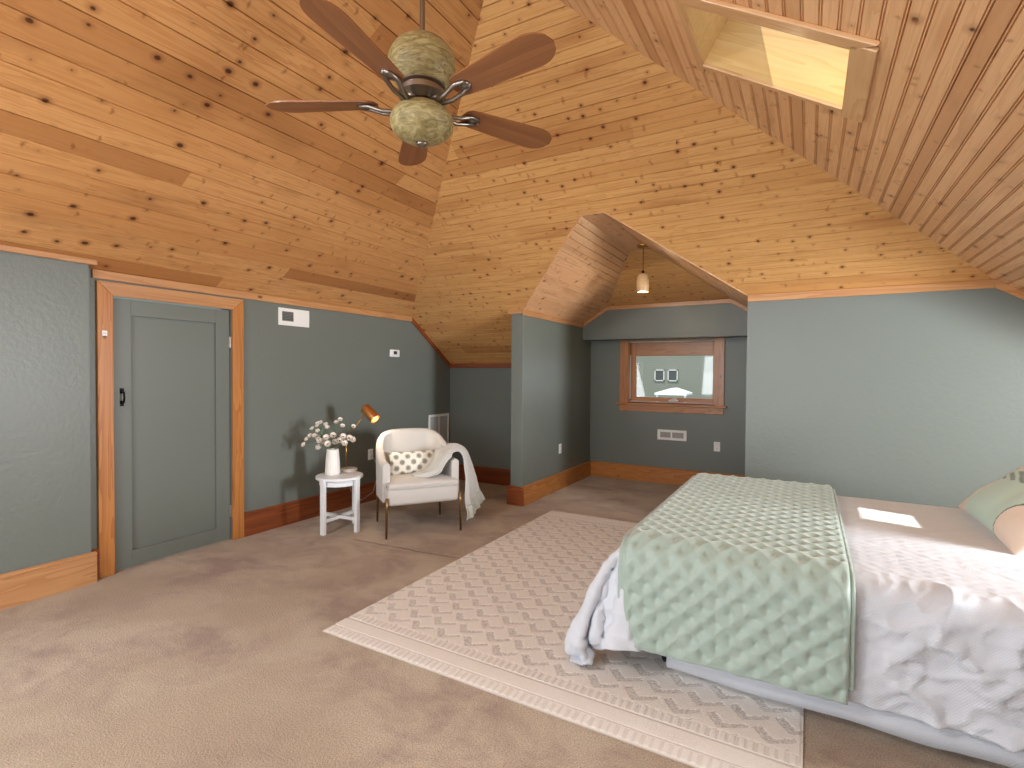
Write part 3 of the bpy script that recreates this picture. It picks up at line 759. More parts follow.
# ------------------------------------------------------------------ rug
def build_rug():
    x0, x1, y0, y1 = -2.225, .005, 1.885, 4.735
    nx, ny = 372, 476
    X, Y = np.meshgrid(np.linspace(x0, x1, nx), np.linspace(y0, y1, ny), indexing='ij')
    e = np.minimum(Y - y0, y1 - Y); ex = np.minimum(X - x0, x1 - X)
    h = np.full(X.shape, .0085); tone = np.zeros(X.shape)
    # ladder of short bars along both short ends
    bars = ((X / .034) % 1 < .55)
    for a, b in ((.012, .07), (.182, .235)):
        m = (e > a) & (e < b)
        h = np.where(m & bars, h + .001, h); tone = np.where(m & ~bars, .22, tone)
        h = np.where(m & ~bars, h - .001, h)
    for c in (.078, .172):
        m = np.abs(e - c) < .0055
        h = np.where(m, h - .005, h); tone = np.where(m, 1.0, tone)
    # field of tilted blocks and curved arms
    f = e > .245
    U = (X - x0) / .171; V = (Y - y0 - .245) / .098
    row = np.floor(V); u = (U + .56 * row) % 1.0; v = V % 1.0
    # block: a stubby bar leaning along (-1, 1); arm: a long shallow curve along (1, 1)
    px, py = u * .171, v * .098
    tex = np.zeros(X.shape, bool)
    for ox in (-.171, 0, .171):
        for oy in (-.098, 0, .098):
            off = (-.56 * .171 if oy else 0) * np.sign(oy)
            qx, qy = px - ox - off, py - oy
            d1 = np.abs((qx - .045) * .80 + (qy - .06) * .60); l1 = np.abs(-(qx - .045) * .60 + (qy - .06) * .80)
            tex |= (d1 < .019) & (l1 < .043)
            cx, cy = qx - .105, qy - .045 - 1.6 * (qx - .105) ** 2
            d2 = np.abs(-cx * .50 + cy * .87); l2 = np.abs(cx * .87 + cy * .50)
            tex |= (d2 < .0125) & (l2 < .058)
    speck = rng.rand(*X.shape)
    tex &= f
    tone = np.where(tex, .28 + .40 * (speck > .62), tone)
    h = np.where(tex, h - .0012 + .001 * (speck > .6), np.where(f, h + .0008, h))
    h = np.where((np.minimum(e, ex) < .008), .006, h)
    h = h + .0006 * rng.rand(*X.shape)
    c0 = np.array(srgb(228, 221, 214)); c1 = np.array(srgb(160, 151, 145))
    C = c0 + (c1 - c0) * tone[..., None]
    P = np.stack([X, Y, h], -1)
    N = np.zeros_like(P); N[..., 2] = 1
    me = grid_mesh('area_rug', P, N, 0, C)
    # skirt and underside
    return me
rug = tag(obj('area_rug', build_rug(), M['rug'], None, False), 'large cream area rug with raised zigzag pattern under the bed', 'rug')
sk = BM(); box(sk, (-2.225, 1.885, .0005), (.005, 4.735, .006)); obj('rug_backing', sk, M['rug'], rug)
me = rug.children[0].data
at = me.color_attributes.new('pattern', 'FLOAT_COLOR', 'POINT')
for d in at.data: d.color = (*srgb(205, 196, 188), 1)

# ------------------------------------------------------------------ bed
BX0, BX1, BY0, BY1 = -.75, 1.30, 2.35, 4.06
t = thing('bed', ((BX0 + BX1) / 2, (BY0 + BY1) / 2, 0), 0, 'large bed with white skirted base standing partly on the cream rug', 'bed')
bm = BM(); box(bm, (BX0, BY0, .36), (BX1, BY1, .57), .06, 4); obj('mattress', local(bm, t), M['cotton'], t, 'auto')
def skirt_mesh():
    cx0, cx1, cy0, cy1 = -.53, 1.34, 2.37, 4.04
    per = []
    n = 90
    for k in range(n): per.append((cx0 + (cx1 - cx0) * k / n, cy0, 0, -1))
    for k in range(n): per.append((cx1, cy0 + (cy1 - cy0) * k / n, 1, 0))
    for k in range(n): per.append((cx1 - (cx1 - cx0) * k / n, cy1, 0, 1))
    for k in range(n): per.append((cx0, cy1 - (cy1 - cy0) * k / n, -1, 0))
    bm = BM(); rings = []
    for j in range(9):
        z = .365 - (.365 - .062) * j / 8; ring = []
        for (x, y, ox, oy) in per:
            w = (noise.noise(Vector((x * 3.2, y * 3.2, z * 1.2))) * .018 + .02 * (j / 8)) * (j / 8)
            zz = z + (.012 * noise.noise(Vector((x * 4, y * 4, 7))) if j == 8 else 0)
            ring.append(bm.verts.new((x + ox * w, y + oy * w, zz)))
        rings.append(ring)
    m = len(per)
    for a, b in zip(rings, rings[1:]):
        for k in range(m): bm.faces.new((a[k], a[(k + 1) % m], b[(k + 1) % m], b[k]))
    bm.faces.new(rings[0]); bm.faces.new(rings[-1][::-1])
    return bm
obj('box_spring', local(skirt_mesh(), t), M['cotton'], t, True)
for (x, y) in ((-.56, 2.52), (-.56, 3.90), (1.24, 2.50), (1.24, 3.90)):
    bm = BM(); box(bm, (x - .035, y - .03, .04), (x + .035, y + .03, .36), .006); lathe(bm, [(0, .012), (.03, .012), (.036, .03), (.036, .045), (0, .05)], 20, Matrix.Translation((x, y, 0)))
    obj('leg', local(bm, t), M['black'], t)

# ---- draped bedding, settled with a short cloth simulation
def collider(bm, name, off=.012):
    o = obj(name, bm, None)
    m = o.modifiers.new('Collision', 'COLLISION')
    o.collision.thickness_outer = off; o.collision.thickness_inner = .05; o.collision.cloth_friction = 25
    return o
def settle(P, cols, frames, pins=None, bend=.6, mass=.25):
    nx, ny = P.shape[:2]
    me = grid_mesh('cloth_tmp', P)
    o = bpy.data.objects.new('cloth_tmp', me); COL.objects.link(o)
    md = o.modifiers.new('Cloth', 'CLOTH'); s = md.settings
    s.quality = 7; s.mass = mass; s.tension_stiffness = 22; s.compression_stiffness = 22; s.shear_stiffness = 8; s.bending_stiffness = bend
    s.tension_damping = 12; s.compression_damping = 12; s.shear_damping = 8; s.bending_damping = 2; s.air_damping = 2.0
    md.collision_settings.distance_min = .006; md.collision_settings.collision_quality = 4; md.collision_settings.friction = 20
    if pins is not None:
        g = o.vertex_groups.new(name='pin'); g.add([int(i) for i in pins], 1.0, 'ADD'); s.vertex_group_mass = 'pin'
    md.point_cache.frame_start = 1; md.point_cache.frame_end = frames + 5
    scene.frame_start = 1; scene.frame_end = frames + 5
    for f in range(1, frames + 1): scene.frame_set(f)
    dg = bpy.context.evaluated_depsgraph_get()
    em = o.evaluated_get(dg).data
    co = np.empty(len(em.vertices) * 3, np.float32); em.vertices.foreach_get('co', co)
    bpy.data.objects.remove(o); bpy.data.meshes.remove(me)
    scene.frame_set(1)
    return co.reshape(nx, ny, 3).astype(float)
bm = BM(); box(bm, (BX0, BY0, .10), (BX1, BY1, .572), .06, 4)
box(bm, (-3, 0, -.2), (3, 6, .012))
cb = collider(bm, 'bed_block')
step = .03
xs = np.arange(BX0 - .42, BX1 - .07, step); ys = np.arange(BY0 - .42, BY1 + .40, step)
X, Y = np.meshgrid(xs, ys, indexing='ij')
Z = np.full(X.shape, .605) + .004 * np.sin(X * 9 + 1) * np.sin(Y * 7)
P = np.stack([X, Y, Z], -1)
DUV = settle(P, [cb], 70, None, .5, .3)
bpy.data.objects.remove(cb)
def rumple(P, fn):
    N = normals(P)
    D = np.empty(P.shape[:2])
    for i in range(P.shape[0]):
        for j in range(P.shape[1]):
            D[i, j] = fn(P[i, j])
    return P + N * D[..., None]
def duvet_rumple(p):
    x, y, z = p
    near = max(0, min(1, (2.55 - y) / .2)); side = max(0, min(1, (-.62 - x) / .12))
    k = max(near * max(0, min(1, (x - .1) / .25)), .45 * side, .35 * near)
    a = noise.noise(Vector((x * 5 + y * 1.5, z * 6 + 3, y * 2))); b = noise.noise(Vector((x * 13 - z * 7, z * 15 + 1, y * 5)))
    rid = (1 - abs(a)) ** 4 * .030 + (1 - abs(b)) ** 5 * .013
    return k * rid + .003 * noise.noise(Vector((x * 3, y * 3, z * 3))) + .006
Dv = upsample(DUV, 3)
fl_ = np.clip((2.95 - Dv[..., 1]) / .6, 0, 1) * np.clip((.56 - Dv[..., 2]) / .42, 0, 1) * np.clip((BX0 + .06 - Dv[..., 0]) / .06, 0, 1)
Dv[..., 0] -= .11 * fl_; Dv[..., 1] -= .06 * fl_
Dv = rumple(Dv, duvet_rumple)
duvet = tag(obj('duvet', grid_mesh('duvet', Dv, normals(Dv), .012), M['cotton'], None, True), 'rumpled white duvet hanging to the floor at the corner of the bed', 'duvet')

# quilt throw over the foot end, folded double
zt = np.percentile(Dv[..., 2], 80)
bm = BM(); box(bm, (BX0 - .035, BY0 - .045, .02), (BX1, BY1 + .045, zt), .085, 5)
cb = collider(bm, 'duvet_block', .012)
q = .03
xs = np.arange(-.735, .195, q); ys = np.arange(BY0 - .46, BY1 + .30, q)
X, Y = np.meshgrid(xs, ys, indexing='ij')
zt += .03
QL = settle(np.stack([X, Y, np.full(X.shape, zt)], -1), [cb], 60, None, 1.6, .4)
bpy.data.objects.remove(cb)
def tuft(P, s, tt, off, amp):
    """s, tt: metres across / along the quilt. Puffs between staggered stitched dimples."""
    N = normals(P)
    dx, dy = .098, .098
    best = np.full(P.shape[:2], 9.)
    for ox, oy in ((0, 0), (.5, .5)):
        a = ((s / dx + ox) % 1) - .5; b = ((tt / dy + oy) % 1) - .5
        best = np.minimum(best, np.sqrt((a * dx) ** 2 + (b * dy * 1.0) ** 2))
    puff = np.clip(best / .05, 0, 1) ** .58
    # puckers running out from each dimple
    pk = .0016 * np.array([[noise.noise(Vector((s[i, j] * 60, tt[i, j] * 60, 2))) for j in range(P.shape[1])] for i in range(P.shape[0])])
    L = s.max() ; e = np.minimum(np.minimum(s, L - s), np.minimum(tt, tt.max() - tt))
    edge = np.clip(e / .02, 0, 1)
    bead = np.where(e < .016, .006, 0)
    return P + N * ((off + (amp * puff + pk) * edge + bead)[..., None]), N
ku = 5
Qv = upsample(QL, ku)
st = q / ku
nx, ny = Qv.shape[:2]
s_, t_ = np.meshgrid(np.arange(nx) * st, np.arange(ny) * st, indexing='ij')
i0, i1 = int(.035 / st), nx - int(.02 / st)
if normals(Qv)[nx // 2, ny // 2, 2] < 0: Qv = Qv[:, ::-1]; 
sgn = 1 if normals(Qv)[nx // 2, ny // 2, 2] > 0 else -1
under, N1 = tuft(Qv[:, int(.05 / st):], s_[:, int(.05 / st):] , t_[:, int(.05 / st):] - t_[0, int(.05 / st)], .010, .006)
top, N2 = tuft(Qv[i0:i1], s_[i0:i1] - s_[i0, 0], t_[i0:i1], .022, .023)
quilt = tag(obj('quilt', grid_mesh('quilt', top, N2, .012), M['quilt'], None, True), 'sage green tufted quilt folded over the foot of the white bed', 'quilt')
obj('under_layer', grid_mesh('under_layer', under, N1, .010), M['quilt'], quilt, True)

# ---- pillows
def cushion(name, w, h, th, colf, mat, nu=70, nv=70, pinch=.06, parent=None):
    """soft pillow in local XZ plane (x width, z height), thickness along y; colf(u,v,front)->rgb."""
    U, V = np.meshgrid(np.linspace(-1, 1, nu), np.linspace(-1, 1, nv), indexing='ij')
    pr = (np.clip(1 - np.abs(U) ** 2.6, 0, 1) ** .5) * (np.clip(1 - np.abs(V) ** 2.6, 0, 1) ** .5)
    cx = 1 - pinch * (1 - V ** 2) * np.abs(U) ** 3; cz = 1 - pinch * (1 - U ** 2) * np.abs(V) ** 3
    X = U * w / 2 * cx; Zz = V * h / 2 * cz
    wr = np.array([[noise.noise(Vector((X[i, j] * 7, Zz[i, j] * 7, w * 9))) for j in range(nv)] for i in range(nu)]) * .012 * pr
    F = np.stack([X, -(th / 2) * pr - wr, Zz], -1); B = np.stack([X, (th / 2) * pr, Zz], -1)
    V_ = np.concatenate([F.reshape(-1, 3), B.reshape(-1, 3)])
    idx = np.arange(nu * nv).reshape(nu, nv)
    q_ = lambda i: np.stack([i[:-1, :-1], i[1:, :-1], i[1:, 1:], i[:-1, 1:]], -1).reshape(-1, 4)
    Fc = np.concatenate([q_(idx), q_(idx + nu * nv)[:, ::-1]])
    me = bpy.data.meshes.new(name); me.from_pydata(V_.tolist(), [], Fc.tolist())
    at = me.color_attributes.new('pattern', 'FLOAT_COLOR', 'POINT')
    C = np.concatenate([colf(U, V, True).reshape(-1, 3), colf(U, V, False).reshape(-1, 3)])
    at.data.foreach_set('color', np.concatenate([C, np.ones((len(C), 1))], 1).astype(np.float32).ravel())
    b = bmesh.new(); b.from_mesh(me); bmesh.ops.remove_doubles(b, verts=b.verts, dist=1e-5); bmesh.ops.recalc_face_normals(b, faces=b.faces); b.to_mesh(me); b.free()
    return me
def pal(U, *stops):
    return stops
def sham_col(U, V, front):
    pink = np.array(srgb(238, 206, 190)); mint = np.array(srgb(196, 222, 210)); cream = np.array(srgb(240, 222, 206)); ink = np.array(srgb(88, 104, 98))
    C = np.ones(U.shape + (3,)) * pink
    m1 = np.clip((.50 - V + .25 * np.sin(U * 2.2 + .8)) / .25, 0, 1) * np.clip((U + .86) / .34, 0, 1)
    C = C + (mint - C) * m1[..., None]
    # cream rounded shape
    d = np.hypot((U - .98) / .60, (V + .75) / .72)
    C = np.where((d < 1)[..., None], cream, C); C = np.where((np.abs(d - 1) < .02)[..., None], ink * 1.5, C)
    # palm leaf: fine blades fanning from a curved midrib
    a = np.clip((U + .70) / 1.5, 0, 1)
    rib = .10 + .24 * np.sin(a * 2.4) - .12 * (1 - a)
    dv = V - rib
    bl = np.sin((U * 34 + dv * 40))
    leaf = (np.abs(dv) < (.06 + .20 * np.sin(np.clip(a, 0, 1) * PI) * (dv < 0) + .05 * (dv > 0))) & (bl > -.15) & (U > -.70)
    C = np.where(leaf[..., None], ink + (mint - ink) * .25, C)
    return C if front else np.ones_like(C) * pink
me = cushion('bed_pillow', 1.0, .56, .20, sham_col, M['pillow'], 150, 100)
pil = tag(obj('bed_pillow', me, M['pillow'], None, True), 'pink and mint printed pillow with palm leaf at the head of the bed', 'pillow')
# local -Y faces the foot of the bed (-X world); local +X runs towards -Y world
pil.rotation_euler = (math.radians(-52), 0, math.radians(-90))
pil.location = (1.02, 3.57, .765)
# ------------------------------------------------------------------ armchair
CX, CY, CA = -3.075, 3.65, math.radians(54)
t = chair = thing('armchair', (CX, CY, 0), CA, 'cream upholstered armchair with a rounded back and slim brass legs', 'armchair')
def chair_shell():
    # centre line in plan from left arm front round the back to right arm front
    pts = []
    xa, yb, yf, r = .305, .255, -.205, .17
    for k in range(8): pts.append((-xa, yf + (yb - r - yf) * k / 8))
    for k in range(14):
        a = PI - k / 13 * PI / 2; pts.append((-xa + r + r * math.cos(a), yb - r + r * math.sin(a)))
    for k in range(1, 8): pts.append((-xa + r + (2 * xa - 2 * r) * k / 8, yb))
    for k in range(14):
        a = PI / 2 - k / 13 * PI / 2; pts.append((xa - r + r * math.cos(a), yb - r + r * math.sin(a)))
    for k in range(1, 9): pts.append((xa, yb - r - (yb - r - yf) * k / 8))
    n = len(pts); rows = []
    for i, (x, y) in enumerate(pts):
        a, b = pts[max(i - 1, 0)], pts[min(i + 1, n - 1)]
        tx, ty = b[0] - a[0], b[1] - a[1]; l = math.hypot(tx, ty); nx_, ny_ = -ty / l, tx / l   # to the outside
        # height of the top: arms low, rising round the corner
        f = max(0, min(1, (y - (-.02)) / .245)); f = f * f * (3 - 2 * f)
        f = f ** .8
        cxn = min(1, abs(x) / xa)
        top = .615 + .235 * f * (1 - .30 * cxn ** 4)
        th = .036 - .004 * f
        lean = .055 * f
        sec = [(th - .012, .275), (th, .29), (th + .0, .40), (th, top - .05)]
        for k in range(9):
            a_ = k / 8 * PI
            sec.append((th * math.cos(a_), top - .03 + .03 * math.sin(a_)))
        sec += [(-th, top - .06), (-th, .42), (-th, .30)]
        row = []
        for (o_, z) in sec:
            ln = lean * max(0, (z - .4)) / .42
            row.append((x + nx_ * o_, y + ny_ * o_ + ln, z))
        rows.append(row)
    bm = BM()
    vs = [[bm.verts.new(p) for p in r_] for r_ in rows]
    m = len(vs[0])
    for a, b in zip(vs, vs[1:]):
        for k in range(m): bm.faces.new((a[k], a[(k + 1) % m], b[(k + 1) % m], b[k]))
    bm.faces.new(vs[0]); bm.faces.new(vs[-1][::-1])
    return bm
# which side is outside: flip handled by recalculated normals
sh = obj('backrest', chair_shell(), M['upholstery'], t, 'auto')
bv = sh.modifiers.new('Bevel', 'BEVEL'); bv.width = .012; bv.segments = 3; bv.limit_method = 'ANGLE'; bv.angle_limit = math.radians(60)
bm = BM(); box(bm, (-.315, -.30, .262), (.315, .20, .415), .035, 5); obj('seat_base', bm, M['upholstery'], t, 'auto')
def seat_cushion():
    nu, nv = 40, 40
    U, V = np.meshgrid(np.linspace(-1, 1, nu), np.linspace(-1, 1, nv), indexing='ij')
    bm = BM(); box(bm, (-.308, -.305, .408), (.308, .22, .452), .02, 4)
    bmesh.ops.subdivide_edges(bm, edges=bm.edges, cuts=3, use_grid_fill=True)
    for v in bm.verts:
        if v.co.z > .43: v.co.z += .018 * max(0, 1 - (v.co.x / .31) ** 2) * max(0, 1 - ((v.co.y + .05) / .26) ** 2)
    return bm
obj('seat_cushion', seat_cushion(), M['upholstery'], t, 'auto')
bm = BM()
pp = [(-.312, .1, .413), (-.312, -.275, .413), (-.30, -.302, .413), (-.27, -.309, .413), (.27, -.309, .413), (.30, -.302, .413), (.312, -.275, .413), (.312, .1, .413)]
tube(bm, pp, .0055, 8); obj('piping', bm, M['piping'], t, True)
for (x, y, zt_) in ((-.308, -.288, .335), (.308, -.288, .335), (-.285, .235, .30), (.285, .235, .30)):
    bm = BM(); sx, sy = (.012 if x > 0 else -.012), (-.012 if y < 0 else .016)
    tube(bm, [(x + sx * .8, y + sy, zt_), (x + sx, y + sy * 1.1, .26), (x + sx * 1.3, y + sy * 1.3, 0)], [.013, .0125, .009], 14)
    obj('leg', bm, M['brassleg'], t, True)

# lumbar pillow on the seat
def lumbar_col(U, V, front):
    ivory = np.array(srgb(234, 231, 220)); g = np.array(srgb(126, 128, 118))
    C = np.ones(U.shape + (3,)) * ivory
    x = U * .215 / .105; z = V * .108 / .105
    for ox, oz in ((0, 0), (.5, .5)):
        a = ((x + ox) % 1) - .5; b = ((z + oz) % 1) - .5
        r = np.hypot(a, b); th = np.arctan2(b, a)
        m = (r < .24 + .05 * np.cos(th * 7)) & ~((np.abs(np.sin(th * 3.5)) < .28) & (r > .08))
        C = np.where(m[..., None], g, C)
    return C
me = cushion('lumbar_pillow', .43, .215, .11, lumbar_col, M['lumbar'], 120, 80, .05)
lp = tag(obj('lumbar_pillow', me, M['lumbar'], None, True), 'small ivory pillow with grey leaf rosettes leaning on the cream armchair', 'pillow')
lm = Matrix.Translation((CX, CY, 0)) @ Matrix.Rotation(CA, 4, 'Z') @ Matrix.Translation((-.01, .10, .555)) @ Matrix.Rotation(math.radians(-17), 4, 'X')
lp.matrix_world = lm

# throw blanket over the right arm
def throw_mesh():
    path = [(-.055, .470), (.0, .478), (.07, .492), (.14, .530), (.19, .590), (.235, .655), (.30, .685), (.36, .672), (.392, .61), (.398, .50), (.40, .38), (.40, .25), (.40, .16), (.40, .09)]
    yc = [-.10, -.10, -.09, -.07, -.05, -.03, -.02, -.01, -.01, -.01, -.02, -.03, -.04, -.05]
    wd = [.035, .09, .125, .165, .18, .19, .195, .20, .205, .21, .215, .22, .23, .24]
    A = np.array([(x, y, z, w) for (x, z), y, w in zip(path, yc, wd)])[:, None, :]
    A = upsample(np.repeat(A, 2, 1), 8)[:, 0]
    nu, nv = len(A), 61
    P = np.zeros((nu, nv, 3))
    for i in range(nu):
        s = i / (nu - 1)
        for j in range(nv):
            b = -1 + 2 * j / (nv - 1)
            fl = max(0, (s - .50) / .50) ** .6; P[i, j] = (A[i, 0] + .165 * (b + 1) * fl - .03 * fl, A[i, 1] + b * A[i, 3] - .05 * fl, A[i, 2] + .02 * (b + 1) * fl)
    # the seat end folds forward and lies lower in front; edges droop off the arm
    for i in range(nu):
        s = i / (nu - 1)
        for j in range(nv):
            b = -1 + 2 * j / (nv - 1)
            if s < .42: P[i, j, 2] += -.03 * b * b * min(1, s * 4)
    N = normals(P); N *= np.sign(N[nu // 2, nv // 2, 2]) or 1
    if N[nu // 2, nv // 2, 2] < 0: N = -N
    D = np.zeros((nu, nv))
    for i in range(nu):
        s = i / (nu - 1)
        for j in range(nv):
            b = -1 + 2 * j / (nv - 1)
            fold = .5 + .5 * math.sin(b * 8.5 + 2.2 * noise.noise(Vector((s * 3, b * 1.2, 4))) + 1.0)
            hem = max(0, (s - .86) / .14)
            D[i, j] = .030 * fold * (0.55 + .75 * s) + .016 * hem * math.sin(b * 24 + 1.5 * math.sin(b * 5)) + .012 * noise.noise(Vector((s * 9, b * 3, 1)))
    return P + N * D[..., None], N
Tp, Tn = throw_mesh()
k_ = int(Tp.shape[0] * .885)
thr = tag(obj('throw_blanket', grid_mesh('throw_blanket', Tp[:k_ + 1], Tn[:k_ + 1], .008), M['throw'], None, True), 'off-white knitted throw draped over the right arm of the armchair', 'blanket')
thr.location = (CX, CY, 0); thr.rotation_euler = (0, 0, CA)
hm = obj('ruffled_hem', grid_mesh('ruffled_hem', Tp[k_:], Tn[k_:], .006), M['hem'], thr, True); hm['label'] = 'grey-green ruffled hem'

# ------------------------------------------------------------------ side table, lamp, vase
TX, TY, TH = -3.57, 3.21, .48
t = thing('side_table', (TX, TY, 0), math.radians(5), 'round white painted side table beside the armchair', 'side table')
bm = BM(); lathe(bm, [(0, TH - .028), (.192, TH - .028), (.200, TH - .022), (.200, TH - .004), (.196, TH), (0, TH)], 56); obj('tabletop', bm, M['white_paint'], t, 'auto')
bm = BM(); lathe(bm, [(.150, TH - .075), (.168, TH - .075), (.168, TH - .028), (.150, TH - .028)], 56); obj('apron', bm, M['white_paint'], t, 'auto')
for k in range(4):
    a = k * PI / 2; m_ = Matrix.Rotation(a, 4, 'Z')
    bm = BM(); box(bm, (.178, -.021, 0), (.210, .021, TH - .006), .003, 2, m_); obj('leg', bm, M['white_paint'], t)
bm = BM(); box(bm, (-.18, -.018, .10), (.18, .018, .128), .003, 2)
box(bm, (-.018, -.18, .10), (.018, .18, .128), .003, 2); obj('cross_stretcher', bm, M['white_paint'], t)

VX, VY = -3.635, 3.19
bm = BM(); prof = [(0, 0), (.055, 0), (.062, .006), (.062, .03), (.057, .13), (.049, .218), (.0495, .226), (.045, .226), (.044, .21), (.05, .12), (.054, .02), (0, .014)]
lathe(bm, prof, 120, None, lambda f: .035 * math.cos(f * 2 * PI * 20) ** 3 if True else 0); vase = tag(obj('vase', bm, M['ceramic'], None, True), 'ribbed white ceramic vase holding flowers on the side table', 'vase'); vase.location = (VX, VY, TH)

t = thing('table_lamp', (-3.645, 3.385, TH), 0, 'slim brass reading lamp with a lit copper cylinder shade on the side table', 'lamp')
L = lambda p: Vector(p) - Vector((-3.645, 3.385, TH))
bm = BM(); lathe(bm, [(0, 0), (.072, 0), (.076, .006), (.076, .018), (.070, .025), (0, .026)], 40); obj('base', bm, M['ceramic'], t, 'auto')
bm = BM(); tube(bm, [(-.055, .018, .024), (-.055, .018, .30)], .0055, 12); obj('pole', bm, M['brass'], t, True)
A0 = Vector((-.055, .018, .30)); 
sb, sf = Vector((.07, .125, .575)), Vector((.19, .14, .472))      # shade axis, back to opening
ax = (sf - sb).normalized(); mid = sb + ax * .05
side = (A0 - mid); side = (side - ax * side.dot(ax)).normalized()
A1 = mid + side * .046
bm = BM(); tube(bm, [A0, A0 + (A1 - A0) * .5, A1], .0055, 12); lathe(bm, [(0, -.012), (.011, -.01), (.011, .01), (0, .012)], 16, Matrix.Translation(A0)); obj('arm', bm, M['brass'], t, True)
ml = ax.to_track_quat('Z', 'Y').to_matrix().to_4x4(); ml.translation = sb
ln = (sf - sb).length
bm = BM(); lathe(bm, [(0, 0), (.044, 0), (.049, .006), (.049, ln), (.046, ln), (.046, .01), (0, .008)], 40, ml); obj('shade', bm, M['copper'], t, 'auto')
bm = BM(); lathe(bm, [(0, .03), (.014, .03), (.016, .05), (.034, .085), (.036, .105), (.028, .128), (0, .137)], 24, ml); obj('bulb', bm, M['bulb'], t, True)
bm = BM(); tube(bm, [(-.06, .03, .012), (-.13, .09, .012), (-.165, .13, .0), (-.175, .14, -.1), (-.16, .2, -.30), (-.10, .35, -.40), (-.02, .52, -.35), (.02, .62, -.1)][:3] + [(-.185, .15, -.06), (-.19, .2, -.24), (-.2, .35, -.37), (-.24, .55, -.33), (-.30, .70, -.12), (-.425, .715, .02)], .003, 8)
obj('cord', bm, M['slot'], t, True)

# flowers: stems in the vase, each its own spray of blooms
def bloom(bm_p, bm_e, c, d, r):
    d = Vector(d).normalized(); q_ = d.to_track_quat('Z', 'Y').to_matrix().to_4x4(); q_.translation = Vector(c)
    for ring, (n, tilt, rr) in enumerate(((6, .25, 1.0), (5, .7, .82))):
        for k in range(n):
            a = 2 * PI * k / n + ring * .5
            rows = []
            for i in range(5):
                s = i / 4
                out = r * rr * (math.sin(s * (1.9 - tilt * .5)) * .95); up_ = r * (.1 + 1.0 * s ** 1.5 * (.45 + tilt * .6)) - r * .35
                w = r * .62 * math.sin(PI * min(.93, .12 + s * .82))
                rows.append([(out, -w, up_ + .18 * r), (out * 1.06, 0, up_), (out, w, up_ + .18 * r)])
            rm = Matrix.Rotation(a, 4, 'Z')
            vs = [[bm_p.verts.new(q_ @ (rm @ Vector(p))) for p in row] for row in rows]
            for u_, v_ in zip(vs, vs[1:]):
                for j in range(2): bm_p.faces.new((u_[j], u_[j + 1], v_[j + 1], v_[j]))
    lathe(bm_p, [(0, -.4 * r), (.35 * r, -.3 * r), (.4 * r, -.05 * r), (.25 * r, .12 * r), (0, .15 * r)], 10, q_)
    lathe(bm_e, [(.24 * r, .10 * r), (.2 * r, .2 * r), (0, .26 * r)], 10, q_)
FLOWERS = [[((-3.799, 3.019, 0.751), 0.017, (-0.29, -1.04, 0.6)), ((-3.817, 3.064, 0.791), 0.017, (-0.33, -0.84, 0.72)), ((-3.734, 3.033, 0.83), 0.017, (-0.02, -0.94, 0.83))],
 [((-3.846, 3.145, 0.877), 0.017, (-0.31, -0.52, 0.84)), ((-3.686, 3.04, 0.833), 0.017, (0.15, -0.94, 0.87)), ((-3.802, 3.166, 0.901), 0.017, (-0.18, -0.46, 0.91))],
 [((-3.72, 3.103, 0.807), 0.023, (-0.02, -0.75, 0.92)), ((-3.716, 3.1, 0.931), 0.017, (0.08, -0.65, 0.97)), ((-3.71, 3.095, 0.868), 0.017, (0.07, -0.72, 0.95))],
 [((-3.699, 3.096, 0.724), 0.023, (-0.01, -0.95, 0.83)), ((-3.682, 3.092, 0.781), 0.023, (0.14, -0.85, 0.91)), ((-3.757, 3.161, 0.933), 0.017, (-0.03, -0.47, 0.97))],
 [((-3.675, 3.118, 0.772), 0.023, (0.16, -0.75, 0.96)), ((-3.713, 3.182, 0.916), 0.017, (0.08, -0.41, 1.0)), ((-3.631, 3.117, 0.811), 0.023, (0.38, -0.7, 0.97))],
 [((-3.688, 3.177, 0.892), 0.017, (0.15, -0.43, 1.01)), ((-3.589, 3.097, 0.762), 0.023, (0.62, -0.84, 0.85)), ((-3.591, 3.157, 0.827), 0.023, (0.54, -0.51, 0.96))],
 [((-3.584, 3.172, 0.769), 0.023, (0.66, -0.45, 0.92)), ((-3.628, 3.222, 0.935), 0.017, (0.34, -0.3, 1.0)), ((-3.539, 3.181, 0.785), 0.023, (0.79, -0.41, 0.85))],
 [((-3.567, 3.212, 0.965), 0.017, (0.49, -0.34, 0.97)), ((-3.561, 3.234, 0.908), 0.017, (0.55, -0.26, 0.95)), ((-3.483, 3.168, 0.825), 0.023, (0.87, -0.46, 0.79))],
 [((-3.485, 3.181, 0.768), 0.023, (0.97, -0.41, 0.7)), ((-3.472, 3.224, 0.807), 0.023, (0.91, -0.26, 0.74)), ((-3.464, 3.252, 0.792), 0.023, (0.94, -0.16, 0.68))],
 [((-3.468, 3.27, 0.905), 0.017, (0.76, -0.18, 0.83))]]
